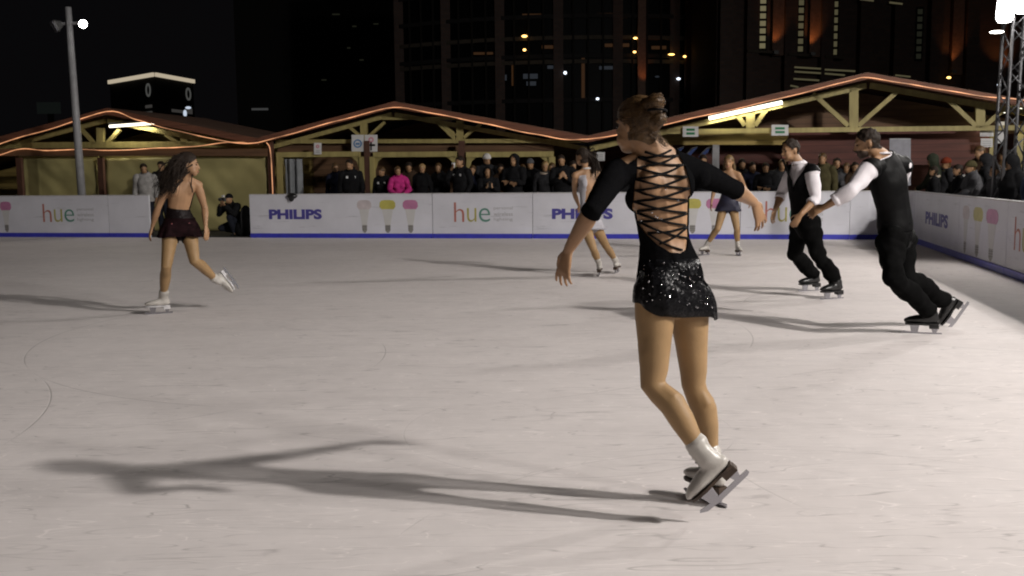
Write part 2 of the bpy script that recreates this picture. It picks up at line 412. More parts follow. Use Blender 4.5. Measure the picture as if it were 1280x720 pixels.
def head_frame(J):
    f = J['face'].normalized(); u = J.get('headup', EZ).copy(); u = (u - f * u.dot(f)).normalized(); s = f.cross(u)
    return s, f, u
def make_body(J, male=False, k=1.0, voxel=.008, smooth=3):
    B = Body(); B.J = J; B.male = male; B.k = k
    mb = MB()
    latH = (J['hipR'] - J['hipL']).normalized(); latS = (J['shR'] - J['shL']).normalized()
    pel, wai, che, nek = J['pelvis'], J['waist'], J['chest'], J['neck']
    d0 = (wai - pel).normalized()
    ctrl = [pel - d0 * .085 * k, pel, wai, wai.lerp(che, .5), che, che.lerp(nek, .6), nek]
    if male: rad = [(.105, .09), (.158, .118), (.145, .11), (.158, .115), (.172, .122), (.155, .09), (.062, .062)]
    else: rad = [(.09, .08), (.148, .112), (.108, .08), (.113, .084), (.124, .090), (.118, .068), (.05, .05)]
    g = J.get('girth', 1.0)
    cp = cr([(*c, r[0] * k * g, r[1] * k * g) for c, r in zip(ctrl, rad)], 4)
    pts = [V3(c[:3]) for c in cp]; rr = [(c[3], c[4]) for c in cp]
    lats = [latH.lerp(latS, i / (len(cp) - 1)).normalized() for i in range(len(cp))]
    loft(mb, pts, rr, lats, 20)
    axis = (nek - pel).normalized()
    front = axis.cross(latS) ; frontH = axis.cross(latH)
    # lat points to the person's right; up x right = front
    front.normalize(); frontH.normalize(); B.front = front; B.frontH = frontH
    if not male:
        for s in (-1, 1):
            ellip(mb, che.lerp(wai, .18) + front * .062 * k + latS * (.06 * k * s), (latS * .055 * k, front * .055 * k, axis * .055 * k))
    for hp in ('hipL', 'hipR'):
        r = .080 * k if not male else .085 * k
        ellip(mb, J[hp] - frontH * .038 * k + EZ * .01 * k, (latH * r * .95, frontH * r * .85, axis * r * 1.05))
    # shoulder blades and the two ridges either side of the spine
    for s in (-1, 1):
        ellip(mb, che.lerp(nek, .22) - front * .058 * k + latS * (.072 * k * s), (latS * .045 * k, front * .032 * k, axis * .065 * k))
        loft(mb, [p - lats[i].cross(axis).normalized() * -(rr[i][1] - .026 * k) * 1 + lats[i] * (.032 * k * s) for i, p in enumerate(pts) if 3 < i < len(pts) - 6],
             [.026 * k] * len([1 for i in range(len(pts)) if 3 < i < len(pts) - 6]), latS, 8)
    # neck and head
    s_, f_, u_ = head_frame(J); hc = J['head']; h = k * (1.0 if not male else 1.03) * J.get('headk', 1.0)
    def H(x, y, z): return hc + s_ * (x * h) + f_ * (y * h) + u_ * (z * h)
    B.H = H; B.hf = (s_, f_, u_, h)
    rn = (.05 if not male else .06) * k
    loft(mb, [nek - axis * .03 * k, nek.lerp(H(0, -.02, -.06), .5), H(0, -.018, -.05)], [rn * 1.15, rn, rn], s_, 14)
    def E(x, y, z, a, b, c): ellip(mb, H(x, y, z), (s_ * a * h, f_ * b * h, u_ * c * h))
    E(0, -.008, .028, .073, .092, .088)
    E(0, .035, -.025, .058, .058, .082)
    E(0, .055, -.085, .034, .032, .026)
    for s in (-1, 1):
        E(s * .036, .045, -.06, .026, .035, .03)
        E(s * .073, -.014, -.012, .009, .016, .028)
        E(s * .032, .072, -.022, .020, .016, .016)
    E(0, .082, .022, .05, .012, .012)
    E(0, .088, -.066, .022, .011, .009)
    loft(mb, [H(0, .086, .012), H(0, .097, -.012), H(0, .105, -.034)], [.008 * h, .010 * h, .0135 * h], s_, 8)
    # arms
    A = [.046, .041, .034, .037, .023] if not male else [.060, .054, .043, .046, .030]
    A = [a * k * J.get('armk', 1) for a in A]
    B.bones = []
    for sd in 'LR':
        sh, el, wr = J['sh' + sd], J['el' + sd], J['wr' + sd]
        root = che.lerp(nek, .62).lerp(sh, .5)
        loft(mb, [root, sh, sh.lerp(el, .25), sh.lerp(el, .55), sh.lerp(el, .9), el, el.lerp(wr, .12), el.lerp(wr, .3), el.lerp(wr, .65), wr],
             [A[0] * .9, A[0], A[0] * 1.03, A[1], A[2], A[2], A[2] * 1.04, A[3], A[3] * .78, (A[4], A[4] * .8)], J.get('palm' + sd, front).cross(wr - el), 12)
        ellip(mb, sh - EZ * .01 * k, (latS * A[0] * 1.12, front * A[0] * 1.1, axis * A[0] * 1.15))
        loft(mb, [nek + axis * .035 * k, che.lerp(nek, .85).lerp(sh, .45) + axis * .018 * k, sh + axis * .012 * k], [.034 * k, .038 * k, .036 * k], front, 10)
        # hand
        hd = J.get('ha' + sd, (wr - el)).normalized(); pn = J.get('palm' + sd, front); pn = (pn - hd * pn.dot(hd)).normalized()
        sv = hd.cross(pn) * (-1 if sd == 'L' else 1)      # towards the thumb
        hk = k * (1.0 if not male else 1.1) * J.get('handk', 1)
        loft(mb, [wr - hd * .01 * hk, wr + hd * .02 * hk, wr + hd * .06 * hk, wr + hd * .088 * hk], [(.021 * hk, .015 * hk), (.028 * hk, .015 * hk), (.037 * hk, .0145 * hk), (.037 * hk, .012 * hk)], sv, 12)
        curl = J.get('curl' + sd, .28)
        spr = J.get('spread', 1.0)
        for q, (o_, ln) in enumerate(((.029, .068), (.010, .078), (-.010, .072), (-.029, .056))):
            p0 = wr + hd * .078 * hk + sv * (o_ * hk); dirn = (hd + sv * (o_ * 3.2 * spr)).normalized()
            ch = [p0]; aa = curl * .5
            for sg in (.45, .32, .23):
                dd = (dirn * math.cos(aa) + pn * math.sin(aa)); ch.append(ch[-1] + dd * (ln * sg * hk)); aa += curl * (1 + .25 * q)
            loft(mb, ch, [.0092 * hk, .0085 * hk, .0078 * hk, .0066 * hk], sv, 8)
        t0 = wr + hd * .022 * hk + sv * .022 * hk
        t1 = t0 + (hd * .55 + sv * .75 + pn * .35).normalized() * .038 * hk
        t2 = t1 + (hd * .85 + sv * .35 + pn * .3).normalized() * .030 * hk
        t3 = t2 + (hd * .95 + sv * .1 + pn * .25).normalized() * .020 * hk
        loft(mb, [t0, t1, t2, t3], [.013 * hk, .0105 * hk, .0095 * hk, .0075 * hk], pn, 8)
        B.bones += [('upper' + sd, sh, el, A[1]), ('fore' + sd, el, wr, A[3]), ('hand' + sd, wr, wr + hd * .17 * hk, .04 * k)]
    # legs
    LR = [.086, .082, .058, .052, .056, .034] if not male else [.092, .088, .066, .058, .060, .040]
    LR = [a * k * J.get('legk', 1) for a in LR]
    for sd in 'LR':
        hp, kn, an = J['hip' + sd], J['kn' + sd], J['an' + sd]
        toe = J['toe' + sd].normalized(); dn = J.get('down' + sd, -EZ); dn = (dn - toe * dn.dot(toe)).normalized()
        bend = kn - (hp + an) / 2
        kf = (bend.normalized() if bend.length > .02 else toe)
        sh_ = (an - kn).normalized(); kf2 = (kf - sh_ * kf.dot(sh_)).normalized()
        side = sh_.cross(kf2)
        loft(mb, [hp, hp.lerp(kn, .22), hp.lerp(kn, .5), hp.lerp(kn, .85), kn + kf2 * .004, kn.lerp(an, .12), kn.lerp(an, .30) - kf2 * .016 * k, kn.lerp(an, .5) - kf2 * .010 * k, kn.lerp(an, .78), an],
             [LR[0], LR[1], (LR[1] + LR[2]) * .5, LR[2], LR[3], LR[3] * .97, LR[4], LR[4] * .93, LR[4] * .68, LR[5]], side, 28)
        if not male:
            for q in (-1, 1): loft(mb, [kn.lerp(an, .06) - kf2 * .018 * k + side * (.020 * k * q), kn.lerp(an, .24) - kf2 * .034 * k + side * (.021 * k * q), kn.lerp(an, .40 + .04 * q) - kf2 * .026 * k + side * (.016 * k * q)], [.020 * k, .030 * k, .018 * k], side, 12)
        loft(mb, [an + dn * .03 * k - toe * .03 * k, an + dn * .035 * k + toe * .03 * k, an + dn * .050 * k + toe * .09 * k, an + dn * .053 * k + toe * .14 * k], [(.022 * k, .026 * k), (.024 * k, .026 * k), (.028 * k, .014 * k), (.018 * k, .009 * k)], toe.cross(dn), 10)
        B.bones += [('thigh' + sd, hp, kn, LR[1]), ('shank' + sd, kn, an, LR[4]), ('foot' + sd, an, an + toe * .15 * k + dn * .05 * k, .04 * k)]
    tb = .12 * k
    B.bones += [('hipsT', pel - d0 * .085 * k, pel, tb), ('lowT', pel, wai, tb), ('midT', wai, che, tb), ('topT', che, nek, tb * .9), ('neck', nek, H(0, -.02, -.06), rn), ('head', H(0, 0, -.04), H(0, 0, .05), .09 * k)]
    B.V, B.F, B.lap = remesh(mb, voxel, smooth)
    B.N = normals(B.V, B.F)
    # classify vertices by nearest bone
    best = np.full(len(B.V), 1e9); B.lab = np.zeros(len(B.V), int); B.t = np.zeros(len(B.V))
    for i, (nm, a, b, r) in enumerate(B.bones):
        a = np.array(a); b = np.array(b); ab = b - a; tt = (B.V - a) @ ab / (ab @ ab); c = a + np.clip(tt, 0, 1)[:, None] * ab
        d = np.linalg.norm(B.V - c, axis=1) / r
        w = d < best; best[w] = d[w]; B.lab[w] = i; B.t[w] = tt[w]
    B.name2i = {b[0]: i for i, b in enumerate(B.bones)}
    hv = B.V - np.array(hc); B.hx = hv @ np.array(s_) / h; B.hy = hv @ np.array(f_) / h; B.hz = hv @ np.array(u_) / h
    pv = B.V - np.array(pel); B.ax = pv @ np.array(axis)        # height along the body axis
    B.fy = pv @ np.array(front)                                 # forward
    B.lx = pv @ np.array(latS)
    B.axT = (nek - pel).length; B.axis = axis; B.latS = latS; B.latH = latH
    return B
def is_(B, *names):
    m = np.zeros(len(B.V), bool)
    for n in names:
        for sfx in (('L', 'R', 'T', '') if not n.endswith(('_L', '_R')) else ('',)):
            key = n.replace('_L', 'L').replace('_R', 'R') + sfx
            if key in B.name2i: m |= B.lab == B.name2i[key]
    return m
def shell(B, f, off, wr=0.0, ws=14.0, nsm=3):
    N = B.N
    for _ in range(nsm): N = B.lap(N)
    N = N / np.linalg.norm(N, axis=1)[:, None].clip(1e-9)
    off = np.broadcast_to(np.asarray(off, float), (len(B.V),)).copy()
    if wr:
        off += np.array([wr * noise.noise(V3(v) * ws) if g > -.02 else 0 for v, g in zip(B.V, f)])
    return clip(B.V + N * off[:, None], B.F, f)
def field(B, **kw):
    """positive where one of the listed bones, cut at t limits: upper=(lo,hi) ..."""
    f = np.full(len(B.V), -1.0)
    for k_, lim in kw.items():
        m = is_(B, k_)
        lo, hi = lim
        g = np.minimum(B.t - lo, hi - B.t)
        f = np.where(m, np.maximum(f, g), f)
    return f

def add_skate(B, sd, parent, leather, k=None, voxel=.007, laces=True, solem=None):
    k = (k or B.k)
    J = B.J; an = J['an' + sd]; kn = J['kn' + sd]; toe = J['toe' + sd].normalized(); dn = J.get('down' + sd, -EZ); dn = (dn - toe * dn.dot(toe)).normalized()
    side = toe.cross(dn); upv = (kn - an).normalized()
    bk = k * (1.12 if B.male else 1.0)
    m = MB()
    loft(m, [an + upv * .082 * bk - toe * .004, an + upv * .045 * bk, an - toe * .004 * bk, an + dn * .045 * bk - toe * .01 * bk], [(.047 * bk, .052 * bk), (.042 * bk, .048 * bk), (.041 * bk, .05 * bk), (.036 * bk, .052 * bk)], side, 16)
    loft(m, [an + dn * .05 * bk - toe * .035 * bk, an + dn * .046 * bk + toe * .03 * bk, an + dn * .050 * bk + toe * .09 * bk, an + dn * .056 * bk + toe * .145 * bk, an + dn * .062 * bk + toe * .172 * bk],
         [(.033 * bk, .032 * bk), (.038 * bk, .040 * bk), (.044 * bk, .032 * bk), (.038 * bk, .024 * bk), (.026 * bk, .016 * bk)], side, 14)
    V, Fc, _ = remesh(m, voxel, 3)
    boot = mk('ice_skate', (V, Fc), leather, parent, smooth=True)
    m = MB()
    def fp(x, z, w): return [an + toe * x * bk + dn * z * bk + side * (w * bk * s) for s in (-1, 1)]
    out = [(-.060, .026), (-.03, .034), (.03, .030), (.09, .043), (.145, .038), (.175, .020)]
    lv = [p for x, w in out for p in [an + toe * x * bk + dn * .080 * bk + side * w * bk]] + [p for x, w in out[::-1] for p in [an + toe * x * bk + dn * .080 * bk - side * w * bk]]
    prism(m, lv, dn * .013 * bk)
    hv = [an + toe * x * bk + dn * .0935 * bk + side * w * bk for x, w in ((-.062, -.026), (.005, -.028), (.005, .028), (-.062, .026))]
    prism(m, hv, dn * .026 * bk)
    mk('sole', m, solem or M['sole'] if leather is M['white_boot'] else M['black_boot'], boot)
    m = MB()
    bl = [(-.085, .166), (-.07, .172), (.10, .174), (.165, .168), (.195, .150), (.185, .142), (.12, .150), (-.085, .150)]
    prism(m, [an + toe * x * bk + dn * z * bk - side * .002 for x, z in bl], side * .004)
    for xa, xb, zt in ((-.045, -.02, .1195), (.085, .13, .094)):
        prism(m, [an + toe * x * bk + dn * z * bk - side * .008 for x, z in ((xa - .012, zt), (xb + .012, zt), (xb, .152), (xa, .152))], side * .016)
    mk('blade', m, M['steel'], boot)
    if laces:
        m = MB()
        for q in range(6):
            p = an + upv * (.066 - q * .023) * bk + toe * (.043 + max(0, q - 3) * .02) * bk + dn * max(0, q - 3) * .004 * bk
            tube(m, [p + side * .02 * bk, p + toe * .006, p - side * .02 * bk], .003, 6)
        mk('laces', m, M['paper'] if leather is M['white_boot'] else M['black'], boot, smooth=True)
    return boot

def add_face(B, root, brow=None):
    H = B.H; s_, f_, u_, h = B.hf
    for s in (-1, 1):
        m = MB(); ellip(m, H(s * .031, .0785, .0), (s_ * .0135 * h, f_ * .010 * h, u_ * .006 * h), 10, 6); mk('eye', m, M['eye'], root, smooth=True)
        m = MB(); tube(m, [H(s * .016, .0925, .020), H(s * .032, .091, .025), H(s * .048, .081, .021)], [.003 * h, .004 * h, .0025 * h], 6); mk('eyebrow', m, brow or M['hair_dark'], root, smooth=True)
    m = MB(); ellip(m, H(0, .0935, -.066), (s_ * .021 * h, f_ * .008 * h, u_ * .0075 * h), 10, 6); mk('lips', m, M['lips'], root, smooth=True)

def hair_cap(B, off=.012, front=.075, low=-.075, side_y=.0, wr=.004):
    m = is_(B, 'head', 'neck')
    z = B.hz; y = B.hy
    edge = side_y + (front - side_y) * sstep(z, -.015, .065)
    f = np.minimum(edge - y, z - (low - .022 + .45 * np.abs(B.hx)))
    ear = np.maximum(np.abs(z + .012) / .036, np.abs(y + .012) / .022)
    f = np.where(np.abs(B.hx) > .055, np.minimum(f, (ear - 1) * .02), f)
    f = np.where(m & (np.abs(B.hx) < .11), f, -1.0)
    return shell(B, f, off * B.k, wr, 45)

def person(B, origin, label, group=None, skinmat=None, legmat=None):
    mats = [skinmat or M['skin']]
    mb = (B.V, B.F)
    o = mk('person', mb, mats, None, origin, smooth=True)
    if legmat:
        o.data.materials.append(legmat)
        leg = is_(B, 'thigh', 'shank', 'foot', 'hips')
        o.data.polygons.foreach_set('material_index', [1 if leg[f[0]] else 0 for f in B.F])
    tag(o, label, 'person', group); return o

def strands(mb, paths, r0, r1=None):
    for p in paths: tube(mb, p, [r0 + (((r1 or r0 * .5)) - r0) * i / (len(p) - 1) for i in range(len(p))], 5)

# ------------------------------------------------------------------ render, world
S.render.engine = 'CYCLES'
S.view_settings.view_transform = 'Standard'; S.view_settings.look = 'None'
S.view_settings.gamma = 1; S.view_settings.exposure = -.12; S.view_settings.use_curve_mapping = False
S.cycles.use_denoising = True
S.cycles.filter_width = 2.0
S.cycles.max_bounces = 6; S.cycles.diffuse_bounces = 3
S.cycles.sample_clamp_indirect = 4
w = bpy.data.worlds.new('World'); S.world = w; w.use_nodes = True
bg = w.node_tree.nodes['Background']
sky = w.node_tree.nodes.new('ShaderNodeTexSky'); sky.sky_type = 'NISHITA'; sky.sun_disc = False
sky.sun_elevation = math.radians(-8); sky.sun_rotation = math.radians(200)
mxs = w.node_tree.nodes.new('ShaderNodeMixRGB'); mxs.inputs[0].default_value = .9
mxs.inputs[2].default_value = (.0030, .0028, .0032, 1)
w.node_tree.links.new(sky.outputs[0], mxs.inputs[1]); w.node_tree.links.new(mxs.outputs[0], bg.inputs[0]); bg.inputs[1].default_value = 1.0

cd = bpy.data.cameras.new('camera'); cam = bpy.data.objects.new('camera', cd); C.objects.link(cam); S.camera = cam
cd.sensor_width = 36; cd.lens = 36 * F / 1280; cd.clip_end = 1000; cd.clip_start = .05
cam.matrix_world = Matrix(((R_.x, U_.x, -fw.x, CAM.x), (R_.y, U_.y, -fw.y, CAM.y), (R_.z, U_.z, -fw.z, CAM.z), (0, 0, 0, 1)))

# ------------------------------------------------------------------ ground and ice
CORN = G(1130, 298.5); RD = (G(1280, 352) - CORN); RD.z = 0; RD.normalize()   # along the right boards, towards the camera
RN = V3((-RD.y, RD.x, 0));                                                    # outward (right)
if RN.x < 0: RN = -RN
def RB(t, off=0, z=0): return CORN + RD * t + RN * off + EZ * z
m = MB(); m.add([(-400, -60, -.03), (400, -60, -.03), (400, 600, -.03), (-400, 600, -.03)], [(0, 1, 2, 3)])
tag(mk('ground', m, M['ground'], None, V3((0, 0, -.03))), kind='structure')
m = MB(); cl = L(-26, 0, 0); cr_ = CORN
far = RB(28)
m.add([cl, cl - E2 * 34, far, cr_], [(0, 1, 2, 3)])
tag(mk('ice_rink', m, M['ice'], None, V3((0, 0, 0))), kind='structure')
# strip of dark rubber flooring in the opening
m = MB(); box(m, Q(250, 296, .75) * 1.0 + EZ * (0 - Q(250, 296, .75).z + -.005), 5.0, 1.4, .03, (E1, E2, EZ)); 
tag(mk('rubber_matting', m, mat('rubber', (.015, .015, .017), .8)), kind='structure')

# ------------------------------------------------------------------ text
def text_mb(body, bold=0.0, spacing=1.0):
    cu = bpy.data.curves.new('t', 'FONT'); cu.body = body; cu.size = 1; cu.offset = bold; cu.extrude = 0; cu.space_character = spacing; cu.resolution_u = 4
    o = bpy.data.objects.new('t', cu); C.objects.link(o)
    dg = bpy.context.evaluated_depsgraph_get(); dg.update()
    me = o.evaluated_get(dg).to_mesh()
    V = [v.co.copy() for v in me.vertices]; Fc = [tuple(p.vertices) for p in me.polygons]
    o.evaluated_get(dg).to_mesh_clear(); bpy.data.objects.remove(o); bpy.data.curves.remove(cu)
    x0 = min(v.x for v in V); x1 = max(v.x for v in V); y0 = min(v.y for v in V); y1 = max(v.y for v in V)
    return [((v.x - x0) / (x1 - x0), (v.y - y0) / (y1 - y0)) for v in V], Fc
def put_text(mb, body, org, ux, uy, nrm, bold=0.0, mi=0, th=.003, spacing=1.0):
    """org lower-left corner, ux/uy full width and height vectors, nrm towards the reader"""
    V, Fc = text_mb(body, bold, spacing); n = len(V)
    mb.add([org + ux * x + uy * y + nrm * th for x, y in V], Fc, mi)

# ------------------------------------------------------------------ rink boards
def scuff(m):
    nt = m.node_tree; b = nt.nodes['Principled BSDF']; lk = nt.links.new
    tc = node(nt, 'ShaderNodeTexCoord'); mp = node(nt, 'ShaderNodeMapping'); mp.inputs['Scale'].default_value = (.5, .5, 6); lk(tc.outputs['Object'], mp.inputs[0])
    n = node(nt, 'ShaderNodeTexNoise'); n.inputs['Scale'].default_value = 3; n.inputs['Detail'].default_value = 8; n.inputs['Roughness'].default_value = .7; lk(mp.outputs[0], n.inputs['Vector'])
    r = node(nt, 'ShaderNodeMapRange'); lk(n.outputs['Fac'], r.inputs[0])
    for i, v in enumerate((.58, .74, 1, .62)): r.inputs[i + 1].default_value = v
    old = b.inputs['Base Color'].links[0].from_socket; sc = node(nt, 'ShaderNodeVectorMath', operation='SCALE'); lk(old, sc.inputs[0]); lk(r.outputs[0], sc.inputs['Scale']); lk(sc.outputs[0], b.inputs['Base Color'])
scuff(M['board']); scuff(M['blue'])
BH = Q(640, 242, 0).z
def board_panel(p0, p1, outn, label, ads=(), h=BH):
    """p0 -> p1 along the rink side (left to right seen from the ice), outn away from the ice"""
    ax = (p1 - p0).normalized(); ln = (p1 - p0).length; mid = (p0 + p1) / 2
    root = empty('rink_board', mid, label, 'rink board', 'boards around the ice rink')
    m = MB(); box(m, mid + outn * .03 + EZ * (h / 2), ln - .012, .06, h, (ax, outn, EZ)); mk('board_panel', m, M['board'], root)
    m = MB(); box(m, mid - outn * .006 + EZ * .05, ln - .012, .03, .10, (ax, outn, EZ)); mk('kick_strip', m, M['blue'], root)
    m = MB(); box(m, mid + outn * .03 + EZ * (h + .008), ln - .012, .075, .022, (ax, outn, EZ)); mk('cap_rail', m, M['cap'], root)
    n = -outn
    for ad in ads:
        kind, a0, a1 = ad[:3]
        def pt(x, z): return p0 + ax * x + EZ * z
        if kind == 'word':
            m = MB(); put_text(m, 'PHILIPS', pt(a0, h * .43), ax * (a1 - a0), EZ * (h * .235), n, .05); mk('lettering', m, M['ink'], root)
        if kind == 'hue':
            w_ = a1 - a0; z0 = h * .37
            cols = (('h', 0, .28, .44, mat('ink_red', (.45, .16, .12), .5)), ('u', .36, .62, .31, mat('ink_yellow', (.42, .38, .10), .5)), ('e', .69, 1.0, .31, mat('ink_teal', (.10, .26, .20), .5)))
            for ch, xa, xb, hh, mm in cols:
                m = MB(); put_text(m, ch, pt(a0 + w_ * xa, z0), ax * (w_ * (xb - xa)), EZ * (h * hh), n, -.008); mk('lettering', m, mm, root)
            for q, tx in enumerate(('personal', 'wireless', 'lighting')):
                m = MB(); put_text(m, tx, pt(a1 + .08, z0 + h * (.26 - q * .125)), ax * (w_ * .52), EZ * (h * .085), n, .0); mk('small_lettering', m, M['grey_ink'], root)
        if kind == 'bulb':
            xc = (a0 + a1) / 2; wd = (a1 - a0); capm = ad[3]
            mm = MB()
            def disc(poly, mi, th): prism(mm, [pt(xc + x * wd, h * z) + n * .0005 for x, z in poly], n * th, mi)
            z0, z1 = .12, .87
            def zz(t): return z0 + (z1 - z0) * t
            disc([(-.34, zz(.72)), (-.17, zz(.24)), (.17, zz(.24)), (.34, zz(.72))], 1, .0012)
            top = [(-.38, zz(.72)), (.38, zz(.72)), (.5, zz(.80)), (.48, zz(.92)), (.36, zz(.985)), (.15, zz(1)), (-.15, zz(1)), (-.36, zz(.985)), (-.48, zz(.92)), (-.5, zz(.80))]
            disc(top, 0, .0016)
            disc([(-.17, zz(.24)), (-.15, zz(.06)), (-.05, zz(0)), (.05, zz(0)), (.15, zz(.06)), (.17, zz(.24))], 2, .0014)
            for s_i in range(3): disc([(-.175, zz(.08 + .05 * s_i)), (.175, zz(.09 + .05 * s_i)), (.175, zz(.105 + .05 * s_i)), (-.175, zz(.095 + .05 * s_i))], 3, .002)
            mk('bulb_picture', mm, [capm, mat('print_white', (.60, .59, .58), .4, var=.04), mat('print_grey', (.28, .27, .25), .4), mat('print_dark', (.12, .11, .11), .4)], root)
    return root
capP = mat('print_pale', (.56, .50, .51), .4); capY = mat('print_yellow', (.50, .45, .11), .4); capK = mat('print_pink', (.50, .20, .35), .4)
def bx_(x): return Q(x, 290, 0)
def seg(x0, x1, label, items):
    p0 = bx_(x0); p1 = bx_(x1); p0.z = p1.z = 0; ads = []
    for it in items:
        q0, q1 = bx_(it[1]), bx_(it[2]); ads.append((it[0], (q0 - p0).dot(E1), (q1 - p0).dot(E1), *it[3:]))
    return board_panel(p0, p1, E2, label, ads)
seg(-170, -60, 'plain white rink board beyond the one with the single pink bulb', [])
seg(-60, 137, 'white rink board left of the opening with a pink bulb and faded coloured hue lettering', [('bulb', 2, 16, capK), ('hue', 55, 94)])
seg(137, 188, 'short blank white rink board at the left edge of the opening', [])
seg(313, 541, 'white rink board right of the opening with blue lettering and three bulbs', [('word', 337, 403), ('bulb', 447, 465, capP), ('bulb', 475, 495, capY), ('bulb', 504, 523, capK)])
seg(541, 666, 'white rink board with pale multicoloured three-letter word and grey small print', [('hue', 568, 613)])
seg(666, 925, 'white rink board behind the foreground skater with blue lettering and three bulbs', [('word', 690, 766), ('bulb', 822, 843, capP), ('bulb', 855, 876, capY), ('bulb', 882, 905, capK)])
seg(925, 1062, 'white rink board with multicoloured word behind the joined hands of the skaters', [('hue', 956, 1000)])
pC = bx_(1062); pC.z = 0
# rounded corner built of short boards
c1 = RB(1.2); arc = cr([(*(pC - E1 * .0),), (*(L(A_of(CORN) - .75, 0, 0)),), (*(CORN + RD * .28 - E1 * .28),), (*(RB(.8)),), (*c1,)], 3)
root = empty('rink_board', CORN, 'white curved rink board at the far right corner', 'rink board', 'boards around the ice rink')
def arc_strip(name, z0, z1, off, th, mt):
    mm = MB(); n = len(arc); vs = []
    for i, p in enumerate(arc):
        t = V3(arc[min(i + 1, n - 1)]) - V3(arc[max(i - 1, 0)]); t.z = 0; t.normalize(); o_ = V3((-t.y, t.x, 0)); o_ = o_ if o_.dot(E2 + RN) > 0 else -o_
        for a, z in ((off, z0), (off + th, z0), (off + th, z1), (off, z1)): vs.append(V3(p) * 1.0 + o_ * a + EZ * (z - p[2]))
    fs = [(i * 4 + k, i * 4 + (k + 1) % 4, (i + 1) * 4 + (k + 1) % 4, (i + 1) * 4 + k) for i in range(n - 1) for k in range(4)] + [(0, 1, 2, 3), tuple((n - 1) * 4 + k for k in (3, 2, 1, 0))]
    mm.add(vs, fs); mk(name, mm, mt, root)
arc_strip('board_panel', 0, BH, 0, .06, M['board']); arc_strip('kick_strip', 0, .10, -.021, .02, M['blue']); arc_strip('cap_rail', BH + .001, BH + .02, -.007, .075, M['cap'])
def t_of(px):      # distance along the right boards under a pixel column
    lo, hi = 0.0, 30.0
    for _ in range(50):
        mid_ = (lo + hi) / 2
        if proj(RB(mid_, 0, .5))[0] < px: lo = mid_
        else: hi = mid_
    return lo
def rseg(t0, t1, label, items=()):
    p0, p1 = RB(t0), RB(t1)
    return board_panel(p0, p1, RN, label, [(i[0], i[1] - t0, i[2] - t0, *i[3:]) for i in items])
tp = [t_of(x) for x in (1157, 1185, 1203, 1210, 1216, 1228, 1232, 1247, 1268, 1300)]
rseg(1.2, tp[2] - .25, 'white side board with blue lettering beside the walking skater', [('word', tp[0], tp[1])])
rseg(tp[2] - .25, tp[8] - .35, 'white side board on the right with three slim bulb pictures', [('bulb', tp[2], tp[3] + .05, capP), ('bulb', tp[4], tp[5], capY), ('bulb', tp[6], tp[7], capK)])
rseg(tp[8] - .35, tp[8] + 2.4, 'white side board at the right edge with half seen coloured word', [('hue', tp[8], tp[8] + 1.0)])
for q in range(4): rseg(tp[8] + 2.4 + 3 * q, tp[8] + 5.4 + 3 * q, 'plain white side board nearer than the coloured word')

# ------------------------------------------------------------------ huts behind the boards
OF, OT, OH, OB = 2.5, 3.1, 2.75, 6.2      # offsets of fascia, truss, headers, back wall
def outline(pts, off): return [Q(x, y, off) for x, y in pts]
def fascia(root, pts, th=8):
    pts = [(x, y - 3) for x, y in pts]
    m = MB()
    for (x0, y0), (x1, y1) in zip(pts, pts[1:]):
        prism(m, [Q(x0, y0 - th / 2, OF), Q(x1, y1 - th / 2, OF), Q(x1, y1 + th / 2, OF), Q(x0, y0 + th / 2, OF)], E2 * .05)
    mk('fascia', m, M['fascia'], root)
    for (x0, y0), (x1, y1) in zip(pts, pts[1:]):
        m = MB(); a = Q(x0, y0 - th * .2, OF); b = Q(x1, y1 - th * .2, OF); dp = E2 * 5.2
        a += E2 * .06; b += E2 * .06
        prism(m, [a, b, b + EZ * .06, a + EZ * .06], dp); mk('roof_panel', m, M['roof'], root)
def pbeam(root, name, x0, y0, x1, y1, w, off=OT, d=.1, mt='beam'):
    m = MB(); A, B = Q(x0, y0, off), Q(x1, y1, off); beam(m, A, B, w, d); return mk(name, m, M[mt], root)
def wall(root, name, x0, x1, y0, y1, off, mt, th=.05, ground=False):
    m = MB(); a, b = Q(x0, y1, off), Q(x1, y1, off); c, d = Q(x1, y0, off), Q(x0, y0, off)
    if ground: a.z = b.z = -.03
    prism(m, [a, b, c, d], E2 * th); return mk(name, m, M[mt], root)
def gable_wall(root, name, pts, off, mt, th=.05):
    base = [Q(x, y, OF) + E2 * (off - OF) - EZ * .10 for x, y in pts]
    lo = [V3((base[-1].x, base[-1].y, -.03)), V3((base[0].x, base[0].y, -.03))]
    m = MB(); prism(m, base + lo, E2 * th); return mk(name, m, M[mt], root)
def post(root, x, y0, w, off=OH, mt='beam', d=.1):
    m = MB(); A = Q(x, y0, off); B = A.copy(); B.z = -.03; beam(m, B, A, w, d); return mk('post', m, M[mt], root)
def rope(pts, label, off=OF - .06, r=.011, sag=None):
    cp = cr([(*Q(x, y, off),) for x, y in pts], 6)
    rp = [V3(c) + EZ * (.025 * noise.noise(V3(c) * 1.3)) for c in cp]
    m = MB(); tube(m, rp, r, 6); return tag(mk('rope_light', m, M['rope'], smooth=True), label, 'rope light', 'rope lights along the hut roofs')
